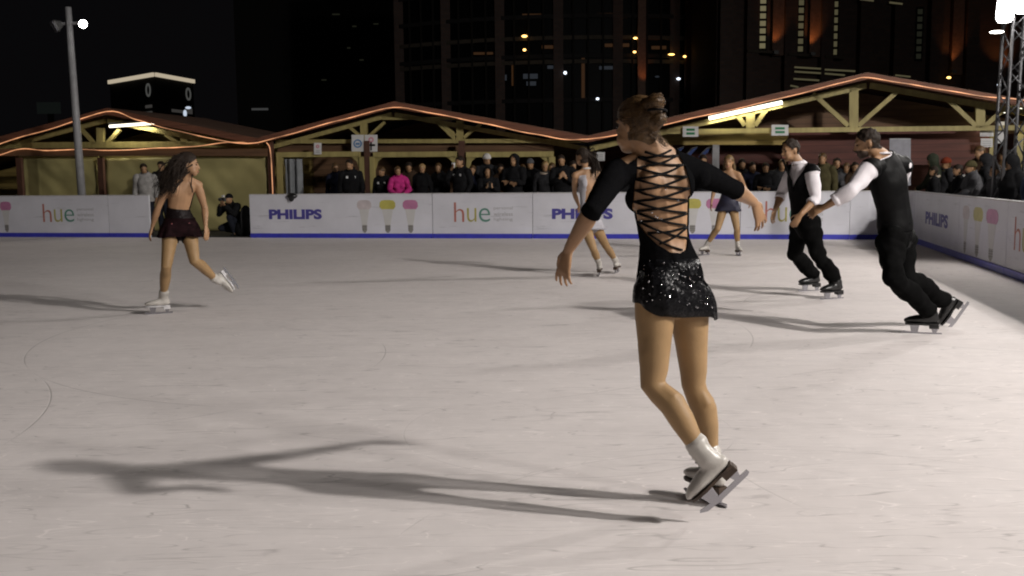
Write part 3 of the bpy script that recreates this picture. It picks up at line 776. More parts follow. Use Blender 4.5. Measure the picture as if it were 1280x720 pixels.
def tube_light(p0, p1, label, watts, r=.05, off_l=-.25):
    root = empty('tube_light', (p0 + p1) / 2, label, 'tube light', 'fluorescent tubes in the huts')
    m = MB(); tube(m, [p0, p1], r, 10); mk('glass_tube', m, M['tube'], root, smooth=True)
    m = MB(); beam(m, p0 + EZ * (r + .03), p1 + EZ * (r + .03), .05, .09); mk('fitting', m, M['pole'], root)
    ld = bpy.data.lights.new('tube_lamp', 'AREA'); ld.shape = 'RECTANGLE'; ld.size = (p1 - p0).length; ld.size_y = .1; ld.energy = watts; ld.color = (1, .93, .66)
    lo = bpy.data.objects.new('tube_lamp', ld); C.objects.link(lo); lo.location = (p0 + p1) / 2 - EZ * (r + .03)
    t = (p1 - p0).normalized(); z = V3((0, 0, 1)); z = (z - t * z.dot(t)).normalized(); y = z.cross(t)
    lo.matrix_world = Matrix(((t.x, y.x, z.x, lo.location.x), (t.y, y.y, z.y, lo.location.y), (t.z, y.z, z.z, lo.location.z), (0, 0, 0, 1)))
    return root

# left hut with tarpaulin walls
h1 = empty('market_hut', L(A_of(Q(140, 250, OF)), OF, 0), 'timber hut with olive tarpaulin walls and shallow gable at the far left', 'hut', 'timber huts behind the rink')
fascia(h1, [(-190, 228), (133, 142), (322, 180)])
gable_wall(h1, 'back_wall', [(-190, 228), (133, 142), (322, 180)], OB, 'plank_y')
wall(h1, 'eave_board', -190, 333, 186, 195, OH - .1, 'plank', .06)
pbeam(h1, 'tie_beam', -190, 183, 330, 180, .16)
for x, y0 in ((126, 160), (231, 166), (20, 172)):
    pbeam(h1, 'truss_post', x, y0, x, 181, .2)
    for s in (-1, 1): pbeam(h1, 'strut', x + s * 7, 180, x + s * 24, y0 + (2 if x != 231 or s < 0 else 6), .09)
for a, b in (((-190, 236), (131, 151)), ((135, 151), (322, 188))): pbeam(h1, 'rafter', *a, *b, .12, OT, .1)
pbeam(h1, 'header_beam', 24, 197, 124, 197, .10); pbeam(h1, 'header_beam', 130, 197, 334, 196, .10)
for x0, x1 in ((27, 121), (131, 335)):
    # sagging tarpaulin with folds
    a = Q(x0, 198, OH + .1); b = Q(x1, 198, OH + .1); nx, nz = 40, 24; vs = []; fs = []
    for j in range(nz + 1):
        for i in range(nx + 1):
            t = i / nx; z = a.z * (1 - j / nz); p = a.lerp(b, t); p.z = z
            q = V3((p.x * .9, z * 1.3, x0)); dsp = .10 * noise.noise(q) + .05 * noise.noise(V3((p.x * 2.5 + z * 2, z * 1.2, 3)))
            vs.append(p + E2 * dsp)
    fs = [(j * (nx + 1) + i, j * (nx + 1) + i + 1, (j + 1) * (nx + 1) + i + 1, (j + 1) * (nx + 1) + i) for j in range(nz) for i in range(nx)]
    mm = MB(); mm.add(vs, fs); tw = mk('tarpaulin_wall', mm, M['tarp'], h1, smooth=True); solid_o(tw, .004)
for x in (24, 126): post(h1, x, 197, .16, OH, 'brown_post')
rope([(-60, 208), (0, 180), (60, 162), (133, 140), (170, 149), (210, 161), (260, 172), (300, 179), (322, 178)], 'glowing rope light along the gable of the tarpaulin hut')
rope([(-40, 205), (0, 194), (26, 186), (60, 188), (108, 187), (150, 188), (194, 185), (240, 183), (284, 178), (322, 178)], 'wavy rope light above the tarpaulin walls', OF + .1)
tube_light(Q(137, 158, OT - .15), Q(192, 154, OT - .15), 'bright tube light under the left gable', 12, .035)

# middle hut
h2 = empty('market_hut', L(A_of(Q(520, 250, OF)), OF, 0), 'open timber hut full of spectators in the middle, with two white signs', 'hut', 'timber huts behind the rink')
fascia(h2, [(319, 180), (492, 134), (735, 177)])
gable_wall(h2, 'back_wall', [(319, 180), (492, 134), (735, 177)], OB, 'plank')
wall(h2, 'frieze_board', 347, 692, 178.5, 191, OT + .12, 'plank', .04)
pbeam(h2, 'tie_beam', 345, 177, 735, 176, .10)
for x, y0 in ((455, 153), (575, 151)):
    pbeam(h2, 'truss_post', x, y0, x, 177, .17)
    pbeam(h2, 'strut', x - 5, 170, x - 20, y0 + 4, .07); pbeam(h2, 'strut', x + 5, 172, x + 26, y0 - (0 if x < 500 else -4), .07)
pbeam(h2, 'strut', 569, 174, 545, 151, .07)
pbeam(h2, 'collar_beam', 478, 148, 590, 148, .07)
for a, b in (((322, 189), (490, 143)), ((494, 143), (733, 186))): pbeam(h2, 'rafter', *a, *b, .11, OT, .1)
for x0, x1 in ((346, 450), (467, 571), (583, 692)): pbeam(h2, 'header_beam', x0, 193.5, x1, 192.5, .13, OH)
for x, mt_, w_ in ((350, 'beam', .16), (452.5, 'beam', .12), (459, 'brown_post', .14), (465.5, 'beam', .12), (577, 'brown_post', .14), (690, 'beam', .15), (338, 'brown_post', .14)):
    post(h2, x, 176 if mt_ == 'brown_post' else 196, w_, OH + (0 if mt_ == 'beam' else .02), mt_)
for x, s in ((452, -1), (466, 1), (571, -1), (583, 1), (688, -1)):
    m = MB(); prism(m, outline([(x, 196), (x + s * 13, 196), (x + s * 6, 202), (x + s * 3, 212), (x, 214)] if s > 0 else [(x, 196), (x, 214), (x + s * 3, 212), (x + s * 6, 202), (x + s * 13, 196)], OH), E2 * .06); mk('bracket', m, M['beam'], h2)
for x0, x1, yy in ((346, 450, 1), (468, 572, 1), (582, 692, 1)):
    wall(h2, 'counter', x0, x1, 244, 250, OH + .05, 'plank', .04, ground=True)
rope([(322, 178), (370, 166), (430, 149), (492, 134), (540, 142), (600, 153), (660, 166), (705, 174), (735, 174)], 'glowing rope light along the gable of the middle hut')
rope([(333, 178), (337, 184), (339, 200), (340, 220), (341, 242)], 'rope light hanging down the post between the two left huts', OH - .12)

# right hut
h3 = empty('market_hut', L(A_of(Q(1050, 250, OF)), OF, 0), 'large timber hut with planked gable and tube light on the right', 'hut', 'timber huts behind the rink')
fascia(h3, [(735, 177), (1085, 98), (1420, 156)])
gable_wall(h3, 'back_wall', [(735, 177), (1085, 98), (1420, 156)], OB, 'redwall')
wall(h3, 'gable_planks', 815, 985, 165, 181, OT + .5, 'plank_y', .04); wall(h3, 'gable_planks', 985.5, 1236, 164, 206, OT + .55, 'redwall', .04)
gl = [Q(x, y, OF) + E2 * (OT + 1.6 - OF) - EZ * .12 for x, y in ((800, 162), (1085, 98), (1410, 154))]
m = MB(); prism(m, gl, E2 * .04); mk('loft_planks', m, M['plank'], h3)
pbeam(h3, 'tie_beam', 800, 165, 1420, 158, .11)
for x, y0, st in ((938, 131, ((-7, -21, 137), (6, 26, 128))), (1067, 108, ((-7, -51, 117), (6, 54, 115))), (1225, 130, ((-6, -41, 124), (6, 28, 138)))):
    pbeam(h3, 'truss_post', x, y0, x, 160, .2)
    for dx, tx, ty in st: pbeam(h3, 'strut', x + dx, 157, x + tx, ty, .10)
for a, b in (((738, 186), (1083, 107)), ((1087, 107), (1420, 165))): pbeam(h3, 'rafter', *a, *b, .13, OT, .1)
for x in (895, 1242, 1276): post(h3, x, 158 if x > 900 else 181, .16, OT + .25, 'beam' if x > 1200 else 'pole')
rope([(735, 174), (790, 166), (850, 151), (920, 136), (1000, 117), (1060, 102), (1085, 97), (1130, 104), (1190, 114), (1240, 121), (1280, 126), (1330, 136)], 'glowing rope light along the long gable of the right hut')
tube_light(Q(886, 148, OT - .12), Q(978, 128, OT - .12), 'bright slanting tube light on the truss of the right hut', 10, .045)
tube_light(Q(1254, 138.5, OT + .2), Q(1277, 138, OT + .2), 'short tube light behind the lattice tower', 12, .05)

# signs on the huts
def sign(x0, x1, y0, y1, off, label, mt='paper', name='sign'):
    root = empty(name, Q((x0 + x1) / 2, y1, off), label, 'sign')
    m = MB(); prism(m, outline([(x0, y1), (x1, y1), (x1, y0), (x0, y0)], off), E2 * .02); mk('sign_panel', m, M[mt], root); return root
def mark(root, polys, off, mt, name='symbol'):
    m = MB()
    for p in polys: prism(m, outline(p, off), E2 * .004)
    mk(name, m, M[mt], root)
def ringp(cx, cy, r0, r1, n=20):
    return [[(cx + r1 * math.cos(a), cy + r1 * math.sin(a)), (cx + r1 * math.cos(b), cy + r1 * math.sin(b)), (cx + r0 * math.cos(b), cy + r0 * math.sin(b)), (cx + r0 * math.cos(a), cy + r0 * math.sin(a))]
            for a, b in ((2 * math.pi * i / n, 2 * math.pi * (i + 1) / n) for i in range(n))]
o1 = OT - .35
s1 = sign(439.5, 454.5, 168.5, 189.5, o1, 'white square sign with a blue ring, left of the cross sign')
mark(s1, ringp(447, 179.5, 3.6, 5.4), o1 - .006, 'sblue'); mark(s1, [[(444.5, 178.5), (449.5, 178.5), (449.5, 181), (444.5, 181)]], o1 - .006, 'sblue')
s2 = sign(456, 471.5, 168.5, 189.5, o1, 'white square sign with pink circle above a black cross')
mark(s2, ringp(463.8, 174.8, 1.6, 3.4), o1 - .006, 'spink'); mark(s2, [[(463, 177.5), (464.8, 177.5), (464.8, 188), (463, 188)], [(458.8, 180.2), (468.8, 180.2), (468.8, 182.6), (458.8, 182.6)]], o1 - .009, 'black')
s3 = sign(392.5, 401.5, 178.5, 193, OH - .12, 'small white paper notice with pink top, taped to the middle hut')
mark(s3, ringp(397, 183, .8, 2.2), OH - .126, 'spink'); mark(s3, [[(394.5, 188), (399.5, 188), (399.5, 189), (394.5, 189)], [(394.5, 190), (399.5, 190), (399.5, 191), (394.5, 191)]], OH - .126, 'grey_ink')
for (x0, x1, y0, y1, lb) in ((853.5, 873, 158, 171, 'dim white and green exit sign, nearer the foreground skater'), (964.5, 985.5, 156, 169.5, 'bright white and green exit sign above the dark haired skater')):
    e = sign(x0, x1, y0, y1, OT - .15, lb, name='exit_sign'); xa, xb = x0 + 4.5, x1 - 4.5; ym = (y0 + y1) / 2
    mark(e, [[(xa, ym + 3.8), (xb, ym + 3.8), (xb, ym + .9), (xa, ym + .9)], [(xa, ym - .9), (xb, ym - .9), (xb, ym - 3.8), (xa, ym - 3.8)]], OT - .156, 'green')
e = sign(1112, 1138.5, 173, 232, OT - .2, 'tall grey panel standing behind the walking skater', 'greyp', 'notice_board')
mark(e, [[(1112, 174.5), (1138.5, 174.5), (1138.5, 173), (1112, 173)]], OT - .206, 'pole', 'top_edge')
for (x0, x1, y0, y1, lb) in ((1225, 1242, 160, 170.5, 'upper white notice left of the lattice tower'), (1226, 1241, 173, 184, 'lower grey white notice left of the lattice tower'), (746, 756, 190, 201, 'small bright notice between the huts behind the grey dressed skater')):
    e = sign(x0, x1, y0, y1, OT + .1, lb, name='notice')
    mark(e, [[(x0 + 2, y0 + 3 + 2.6 * i), (x1 - 2, y0 + 3 + 2.6 * i), (x1 - 2, y0 + 4 + 2.6 * i), (x0 + 2, y0 + 4 + 2.6 * i)][::-1] for i in range(3)], OT + .094, 'grey_ink', 'text_lines')
e = sign(1244, 1256, 152, 179, OT + .05, 'tall white panel beside the lattice tower', name='notice')
for i, x in enumerate((838, 855, 873)):
    r_ = empty('plastic_sled', Q(x, 196, OT + .35), ('leftmost', 'middle', 'rightmost')[i] + ' of three tilted blue plastic sleds under the right hut', 'sled', 'blue sleds hung in the right hut')
    m = MB(); prism(m, outline([(x, 196), (x + 9, 186), (x + 17, 184), (x + 12, 190), (x + 5, 197)], OT + .35), E2 * .2); mk('shell', m, M['bluep'], r_)
    m = MB(); tube(m, outline([(x + 2, 194), (x + 10, 185.5), (x + 17, 183.5)], OT + .33), .018, 6); mk('rim', m, M['alum'], r_)
# grey cloth hanging from the middle hut and bits hung over the boards
m = MB(); vs = []; nx, nz = 20, 14
a = Q(356, 199, OH - .15); b = Q(377, 199, OH - .15)
for j in range(nz + 1):
    for i in range(nx + 1):
        t = i / nx; p = a.lerp(b, t); p.z = a.z - (a.z - .62) * j / nz
        vs.append(p + E2 * (.05 * math.sin(t * 14 + .5 * j / nz) + .04 * noise.noise(p * 3)))
m.add(vs, [(j * (nx + 1) + i, j * (nx + 1) + i + 1, (j + 1) * (nx + 1) + i + 1, (j + 1) * (nx + 1) + i) for j in range(nz) for i in range(nx)])
o = mk('hanging_cloth', m, mat('grey_cloth', (.20, .21, .22), .85, bump=.3), smooth=True); solid_o(o, .006); tag(o, 'pale grey cloth hanging under the beam of the middle hut', 'cloth')
m = MB(); ellip(m, Q(365, 245, -.02), (E1 * .13, E2 * .09, EZ * .07)); ellip(m, Q(364, 248.5, -.05), (E1 * .07, E2 * .04, EZ * .07))
V, Fc, _ = remesh(m, .015, 3); tag(mk('glove', (V, Fc), M['black_boot'], smooth=True), 'dark glove draped over the board below the grey cloth', 'glove')

# ------------------------------------------------------------------ lamp pole (left)
pb = Q(103, 244, .9); pb.z = 0; pt_ = Q(85, 9, .9)
lp = empty('lamp_post', pb, 'tall grey lamp post with two floodlights, one lit, beside the left hut', 'lamp post')
m = MB(); loft(m, [pb, pb.lerp(pt_, .5), pt_], [.10, .09, .075], E1, 12, False); mk('pole', m, M['pole'], lp, smooth=True)
ct = pb.lerp(pt_, .93)
m = MB(); beam(m, ct - E1 * .5, ct + E1 * .45, .06, .06); mk('cross_arm', m, M['pole'], lp)
def flood(parent, c, dr, sz, lit, name='floodlight', tall=1.0, rnd_=False):
    dr = dr.normalized(); s = dr.cross(EZ).normalized(); u = s.cross(dr)
    n = 20 if rnd_ else 24
    def prof(k_):
        out = []
        for i in range(n):
            a = 2 * math.pi * (i + .5) / n; e = 2.0 if rnd_ else 5.0
            ca, sa = math.cos(a), math.sin(a); q = (abs(ca) ** e + abs(sa) ** e) ** (-1 / e)
            out.append(s * (ca * q * sz * .5 * k_) + u * (sa * q * sz * .5 * tall * k_))
        return out
    m = MB(); rings = [(0, 1.0), (-.12, 1.0), (-.45, .62), (-.6, .5)]; vs = []
    for d, k_ in rings: vs += [c + dr * (d * sz) + p for p in prof(k_)]
    m.add(vs, [(r * n + i, (r + 1) * n + i, (r + 1) * n + (i + 1) % n, r * n + (i + 1) % n) for r in range(3) for i in range(n)] + [tuple(range(n)), tuple(range(4 * n - 1, 3 * n - 1, -1))])
    h = mk(name, m, M['lamp_body'], parent)
    m = MB(); prism(m, [c + dr * .008 + p for p in prof(.93)], dr * .012); mk('lens', m, M[lit] if lit else M['greyp'], h)
    return h
flood(lp, Q(104, 30, .75), V3((.15, -1, -.12)), .20, 'flood', rnd_=True); flood(lp, Q(68, 33, .75), V3((-.7, -.5, -.4)), .30, None)

# ------------------------------------------------------------------ floodlight towers
def spot(name, loc, aim, watts, size=150, rad=.2, col=(1, .945, .895), blend=.4):
    ld = bpy.data.lights.new(name, 'SPOT'); ld.energy = watts; ld.spot_size = math.radians(size); ld.spot_blend = blend; ld.shadow_soft_size = rad; ld.color = col
    lo = bpy.data.objects.new(name, ld); C.objects.link(lo); lo.location = loc
    lo.rotation_euler = (V3(aim) - V3(loc)).to_track_quat('-Z', 'Y').to_euler(); return lo
def tower(base, top, label, wd=.30):
    root = empty('lattice_tower', base, label, 'light tower')
    ax = (top - base).normalized(); n = 14
    cs = [V3((1, 0, 0)) * (wd / 2 * i) + V3((0, 1, 0)) * (wd / 2 * j) for i, j in ((-1, -1), (1, -1), (1, 1), (-1, 1))]
    for c in cs:
        m = MB(); tube(m, [base + c, top + c], .027, 8); mk('upright', m, M['alum'], root, smooth=True)
    m = MB()
    for i in range(n):
        p0 = base.lerp(top, i / n); p1 = base.lerp(top, (i + 1) / n)
        for a, b in zip(cs, cs[1:] + cs[:1]):
            tube(m, [p0 + a, p1 + b] if i % 2 else [p0 + b, p1 + a], .011, 6)
    mk('lattice', m, M['alum'], root, smooth=True)
    return root
tb_ = P(1259, 205, 15.2); tb_.z = 0; tt_ = P(1276, -10, 15.2)
tA = tower(tb_, tt_ + EZ * .4, 'aluminium lattice light tower behind the right boards')
fa = P(1257, 10, 14.95); fb = P(1279, 4, 14.95)
flood(tA, fa, V3((-.25, -.95, -.3)), .25, 'flood', tall=1.75); flood(tA, fb, V3((.1, -.95, -.3)), .24, 'flood', tall=1.3)
dl = P(1246, 40, 15.0); m = MB(); ellip(m, dl, (V3((1, 0, 0)) * .10, V3((0, 1, 0)) * .08, EZ * .018)); mk('small_lamp', m, M['lamp_white'], tA, smooth=True)
spot('flood_lamp', fa + V3((-.12, -.3, -.12)), (-2, 8, 0), 230, 165)
spot('flood_lamp', fb + V3((-.05, -.35, -.15)), (2, 5, 0), 70, 165)
def far_tower(x, y, h, aim, watts, rad, label, sz=.6, size=140):
    b = V3((x, y, 0)); t = tower(b, b + EZ * (h + .3), label); d = (V3(aim) - b - EZ * h).normalized()
    flood(t, b + EZ * h + d * .45, d, sz, 'flood'); spot('flood_lamp', b + EZ * h + d * .8, aim, watts, size, rad)
far_tower(19, 15.6, 10.3, (-3, 13, 0), 4200, .35, 'aluminium lattice light tower outside the right edge of the picture')
far_tower(12.9, .2, 9.2, (-1.5, 7.5, 0), 8000, .24, 'aluminium lattice light tower beyond the right boards near the camera')
far_tower(12.4, -.9, 8.2, (-1.5, 7.5, 0), 1300, .25, 'lower aluminium lattice light tower close behind the near one')
far_tower(13.4, 1.5, 8.4, (-1.5, 7.5, 0), 1300, .25, 'aluminium lattice light tower a little beyond the near one')
far_tower(17, -9, 10.5, (-6, 13, 0), 3800, .6, 'aluminium lattice light tower behind the photographer')
spot('flood_lamp', Q(104, 30, .75) + V3((.05, -.4, -.1)), (2, 8, 0), 110, 150, .12)

# ------------------------------------------------------------------ buildings beyond
def pw(px, py, Y): return P(px, py, Y)
def wallpts(mb, x0, x1, y0, y1, Y, th, mi=0):
    a, b, c, d = pw(x0, y1, Y), pw(x1, y1, Y), pw(x1, y0, Y), pw(x0, y0, Y)
    b.y = c.y = a.y = d.y = Y; prism(mb, [a, b, c, d], V3((0, th, 0)), mi); return mb
DK = mat('dark_concrete', (.012, .011, .011), .8, spec=.2); DG = mat('dark_glass', (.003, .0033, .0036), .5, spec=.06); BK = brick_material('dark_brick', (.050, .027, .020), (.034, .019, .015))
MU = mat('dark_mullion', (.008, .007, .006), .7, spec=.08); LW = emat('lit_window', (.75, .66, .36), .10); LW2 = emat('dim_window', (.5, .6, .75), .035); LEDGE = mat('pale_ledge', (.05, .042, .033), .8, spec=.1)
EMO = emat('amber_spot', (1, .55, .15), 5); EMW = emat('white_spot', (.8, .88, 1), 2.5)
# curved glass building
YC = 52.0; cxr = pw(735, 200, YC).x; RADI = 17.0; cyr = YC + RADI
gb = empty('curved_building', V3((cxr, YC, 0)), 'dark curved glass building with amber lamps above the huts', 'building')
def cylp(x, z, dr=0.0):
    an = math.asin(max(-1, min(1, (x - cxr) / RADI))); return V3((cxr + (RADI + dr) * math.sin(an), cyr - (RADI + dr) * math.cos(an), z))
xs = [cxr + RADI * math.sin(-.62 + 1.24 * i / 28) for i in range(29)]
def band(z0, z1, dr, name, mt, step=1):
    m = MB(); vs = []; n = len(xs)
    for x in xs:
        for d, z in ((dr, z0), (dr - .3, z0), (dr - .3, z1), (dr, z1)): vs.append(cylp(x, z, d))
    m.add(vs, [(i * 4 + k, i * 4 + (k + 1) % 4, i * 4 + 4 + (k + 1) % 4, i * 4 + 4 + k) for i in range(n - 1) for k in range(4)] + [(0, 1, 2, 3), tuple((n - 1) * 4 + k for k in (3, 2, 1, 0))])
    return mk(name, m, mt, gb)
band(-.03, 14, 0, 'glass_wall', DG)
zf = [pw(740, y, YC).z for y in (125, 77, 70, 47, 20, -15)]
for z in zf: band(z - .1, z + .1, .18, 'floor_band', LEDGE if z in (zf[1], zf[3]) else DK)
for i, x in enumerate(xs):
    m = MB(); p = cylp(x, 0, .12); q = cylp(x, 14, .12); beam(m, p, q, .10 if i % 4 else .5, .16, V3((0, 1, 0))); mk('mullion' if i % 4 else 'column', m, MU if i % 4 else BK, gb)
for (x, y, wd, hh, mt_) in ((657, 47, 7, 3, EMO), (657, 64, 4, 3, EMO), (706, 93, 4, 4, EMW), (745, 125, 4, 3, EMW), (791, 50, 5, 2.5, EMO), (790, 67, 4, 2.5, EMO), (836, 69, 8, 2, EMO), (853, 71, 4, 2.5, EMO), (818, 97, 6, 2.5, LW2), (845, 99, 5, 3, EMW)):
    p = pw(x, y, YC + .5); q = cylp(p.x, p.z, .35); s = YC / F * .5
    m = MB(); ellip(m, q, (V3((1, 0, 0)) * wd * s, V3((0, .08, 0)), EZ * hh * s), 10, 6); mk('facade_lamp', m, mt_, gb, smooth=True)
for (x, y, wd, hh) in ((629, 97, 9, 7), (664, 96, 20, 6), (664, 105, 12, 5), (690, 85, 12, 4), (758, 86, 20, 4)):
    p = pw(x, y, YC + .5); q = cylp(p.x, p.z, .03); s = YC / F
    m = MB(); box(m, q, wd * s, .04, hh * s); mk('dim_pane', m, LW2, gb)
WG = emat('warm_glow_strip', (1, .42, .13), .03)  # glowing strips added to stand in for dim amber light on the facade
for (x, y, wd, hh) in ((641, 92, 3, 30), (728, 100, 4, 52), (690, 60, 26, 4), (612, 66, 40, 3), (770, 58, 30, 4), (820, 60, 24, 4), (842, 30, 4, 30), (800, 40, 5, 26), (760, 20, 26, 3), (668, 20, 30, 3)):
    p = pw(x, y, YC + .5); q = cylp(p.x, p.z, .02); s = YC / F
    m = MB(); box(m, q, wd * s, .06, hh * s); mk('warm_strip', m, WG, gb)
# brick building on the right
YB = 46.0
bb = empty('brick_building', pw(1110, 215, YB), 'dark brick building with ladder-like lit window strips on the right', 'building')
m = MB(); a = pw(893, 240, YB); b = pw(1330, 240, YB)
box(m, V3(((a.x + b.x) / 2, YB + 4, 9)), b.x - a.x, 8, 18.1); mk('wall', m, BK, bb)
for x in (905, 938, 985, 1030, 1078, 1120, 1165, 1210, 1262):
    m = MB(); p = pw(x, 60, YB); box(m, V3((p.x, YB - .25, 9)), .55, .5, 18); mk('pier', m, BK, bb)
def strip(x, y0, y1, wpx, n, mt_):
    fr = MB(); pa = pw(x, y0, YB - .03); pb_ = pw(x, y1, YB - .03); w_ = wpx * YB / F
    box(fr, V3((pa.x, YB - .03, (pa.z + pb_.z) / 2)), w_ + .12, .05, pa.z - pb_.z + .1); f_ = mk('window', fr, DG, bb)
    pn = MB()
    for i in range(n):
        z = pa.z + (pb_.z - pa.z) * (i + .5) / n; box(pn, V3((pa.x, YB - .065, z)), w_, .015, (pa.z - pb_.z) / n * .68)
    mk('pane', pn, mt_, f_)
LWb = emat('lit_window_bright', (.8, .70, .38), .19); LWc = emat('lit_window_faint', (.6, .62, .4), .018)
strip(955, -60, 62, 7, 13, LWb); strip(1003, -60, 66, 6, 13, LW); strip(1046, -60, 70, 6, 13, LW); strip(907, 20, 60, 5, 5, LWc); strip(1085, 30, 72, 6, 5, LWc); strip(1150, 10, 75, 6, 7, LWc)
for (x0, x1, y) in ((933, 966, 64), (984, 1014, 68), (1030, 1055, 71)):
    m = MB(); p, q = pw(x0, y, YB - .4), pw(x1, y + 2, YB - .4); beam(m, p, q, .12, .4, V3((0, 1, 0))); mk('ledge', m, LEDGE, bb)
for (x0, x1, y) in ((993, 1026, 84), (993, 1026, 89.5), (992, 1024, 98.5), (1031, 1069, 87), (1031, 1056, 92), (988, 998, 107), (1119, 1138, 94), (1112, 1128, 3), (1075, 1092, -1)):
    m = MB(); p, q = pw(x0, y, YB - .5), pw(x1, y + 2, YB - .5); beam(m, p, q, .07, .05, V3((0, 1, 0))); mk('lit_louvre', m, LW, bb)
for (x, y, pwr) in ((970, 62, 20), (1016, 64, 26), (1192, 86, 18), (1256, 95, 20)):
    p = pw(x, y, YB - .75); ld = bpy.data.lights.new('amber_uplight', 'SPOT'); ld.energy = pwr * 3; ld.color = (1, .36, .10); ld.shadow_soft_size = .05; ld.spot_size = math.radians(70); ld.spot_blend = .8
    lo = bpy.data.objects.new('amber_uplight', ld); C.objects.link(lo); lo.location = p; lo.rotation_euler = (math.radians(180 - 14), 0, 0)
    m = MB(); box(m, p - EZ * .12, .2, .2, .15); mk('uplight_housing', m, M['lamp_body'], bb)
    m = MB(); q = pw(x, y, YB); box(m, V3((q.x, YB - .2, q.z + 2.2)), .5, .3, 5); mk('pilaster', m, mat('pale_brick', (.09, .05, .035), .8, var=.3), bb)
for (x, y, pwr) in ((799, 100, 22), (859, 100, 30)):
    p = pw(x, y, YC + .4); q = cylp(p.x, p.z, .9); ld = bpy.data.lights.new('amber_uplight', 'SPOT'); ld.energy = pwr * 3; ld.color = (1, .33, .10); ld.shadow_soft_size = .05; ld.spot_size = math.radians(60); ld.spot_blend = .8
    lo = bpy.data.objects.new('amber_uplight', ld); C.objects.link(lo); lo.location = q - EZ * .6; lo.rotation_euler = (math.radians(180 - 12), 0, 0)
    m = MB(); c0 = cylp(p.x, p.z, .3); box(m, c0 + EZ * 1.0, .4, .3, 6); mk('column', m, mat('pale_brick', (.09, .05, .035), .8, var=.3), gb)
for (x, y, mt_) in ((1186, 97, EMO), (1249, 106, EMW)):
    m = MB(); ellip(m, pw(x, y, YB - .6), (V3((.10, 0, 0)), V3((0, .05, 0)), EZ * .05), 8, 5); mk('facade_lamp', m, mt_, bb, smooth=True)
# far tower with lit crown
YT = 120.0
def tp_(x, y): return pw(x, y, YT)
ft = empty('tower_block', tp_(190, 200), 'distant dark tower block with a lit crown line and ring emblems', 'building')
c0, c1, c2 = tp_(137, 99), tp_(193, 90), tp_(241, 95)
c0 = c0 + V3((0, 9, 0)); c2 = c2 + V3((0, 9, 0))
zt = c1.z
c0, c1, c2 = [V3((p.x * (p.y / YT), p.y, 0)) for p in (c0, c1, c2)]
c3 = c0 + c2 - c1
m = MB(); prism(m, [c0, c1, c2, c3], EZ * zt); mk('wall', m, DK, ft)
for a, b in ((c0, c1), (c1, c2)):
    m = MB(); n = V3(((b - a).y, -(b - a).x, 0)).normalized(); A_ = a + EZ * (zt - .3) + n * .15; B_ = b + EZ * (zt - .3) + n * .15
    beam(m, A_, B_, .45, .25, n); mk('crown_light', m, emat('crown_glow', (1, .85, .62), .5), ft)
    tdir = (b - a).normalized(); ln = (b - a).length
    cxm = a + tdir * (ln * (.88 if a is c0 else .82)) + n * .12 + EZ * (zt - 2.0)
    def on(x, z): return cxm + tdir * x + EZ * z
    m = MB()
    for i in range(18):
        a0, a1 = 2 * math.pi * i / 18, 2 * math.pi * (i + 1) / 18
        prism(m, [on(.62 * math.cos(a0), .8 * math.sin(a0)), on(.62 * math.cos(a1), .8 * math.sin(a1)), on(.42 * math.cos(a1), .56 * math.sin(a1)), on(.42 * math.cos(a0), .56 * math.sin(a0))], n * .1)
    mk('emblem', m, emat('emblem_glow', (.8, .8, .75), .08), ft)
    m = MB()
    for (x0, x1, z0, z1) in ((-.9, .75, -2.1, -1.75), (-4.2 if a is not c0 else -4.4, .75, -2.9 if a is c0 else -2.45, -2.5 if a is c0 else -2.1)):
        prism(m, [on(x0, z0), on(x1, z0), on(x1, z1), on(x0, z1)], n * .1)
    mk('sign_band', m, emat('emblem_glow2', (.75, .7, .65), .05), ft)
for x, y, w_, h_ in ((237, 135, .35, .16), (233, 142, .22, .42)):
    q = tp_(x, y); m = MB(); ellip(m, q + V3((0, -.5, 0)), (V3((w_, 0, 0)), V3((0, .1, 0)), EZ * h_), 8, 6); mk('roof_lamp', m, emat('bluewhite', (.75, .85, 1), .8), ft, smooth=True)
# dim rooftop sign far left, faint bars and lone amber light
q = pw(61, 135, 90); bs = empty('rooftop_sign', pw(61, 215, 90), 'dim greenish sign board on a mast left of the tower block', 'sign')
m = MB(); box(m, q, 2.0, .3, 1.0); mk('sign_panel', m, emat('green_dim', (.35, .45, .40), .012), bs)
m = MB(); beam(m, V3((q.x, 90.3, 0)), q + V3((0, .3, -.3)), .5, .2, V3((0, 1, 0))); mk('mast', m, DK, bs)
fb_ = empty('office_block', pw(400, 215, 100), 'almost invisible dark office block between the huts and the sky', 'building')
m = MB(); a = pw(300, 215, 100); b = pw(560, 215, 100); box(m, V3(((a.x + b.x) / 2, 104, 11)), b.x - a.x, 8, 22); mk('wall', m, mat('near_black', (.012, .011, .011), .8), fb_)
for (x, y, wd, hh, mt_) in ((325, 136.5, 20, 2.4, emat('pale_bar', (.75, .75, .75), .06)), (543, 57, 6, 3, EMO), (541, 71, 5, 2, emat('amber_dim', (1, .4, .1), .15)), (420, 18, 9, 1.5, LWc), (443, 33, 5, 1.5, LWc), (436, 60, 4, 1.5, LWc), (470, 30, 6, 1.2, LWc), (452, 75, 5, 1.5, LWc), (510, 40, 5, 1.2, LWc), (405, 100, 6, 1.5, LWc)):
    q = pw(x, y, 99.9); m = MB(); box(m, V3((q.x, 99.85, q.z)), wd * .08, .2, hh * .08); mk('window', m, mt_, fb_)

# ------------------------------------------------------------------ the skaters
def joints(d):
    return {k_: (P(*v) if isinstance(v, tuple) else v) for k_, v in d.items()}
def vv(*a): return V3(a)

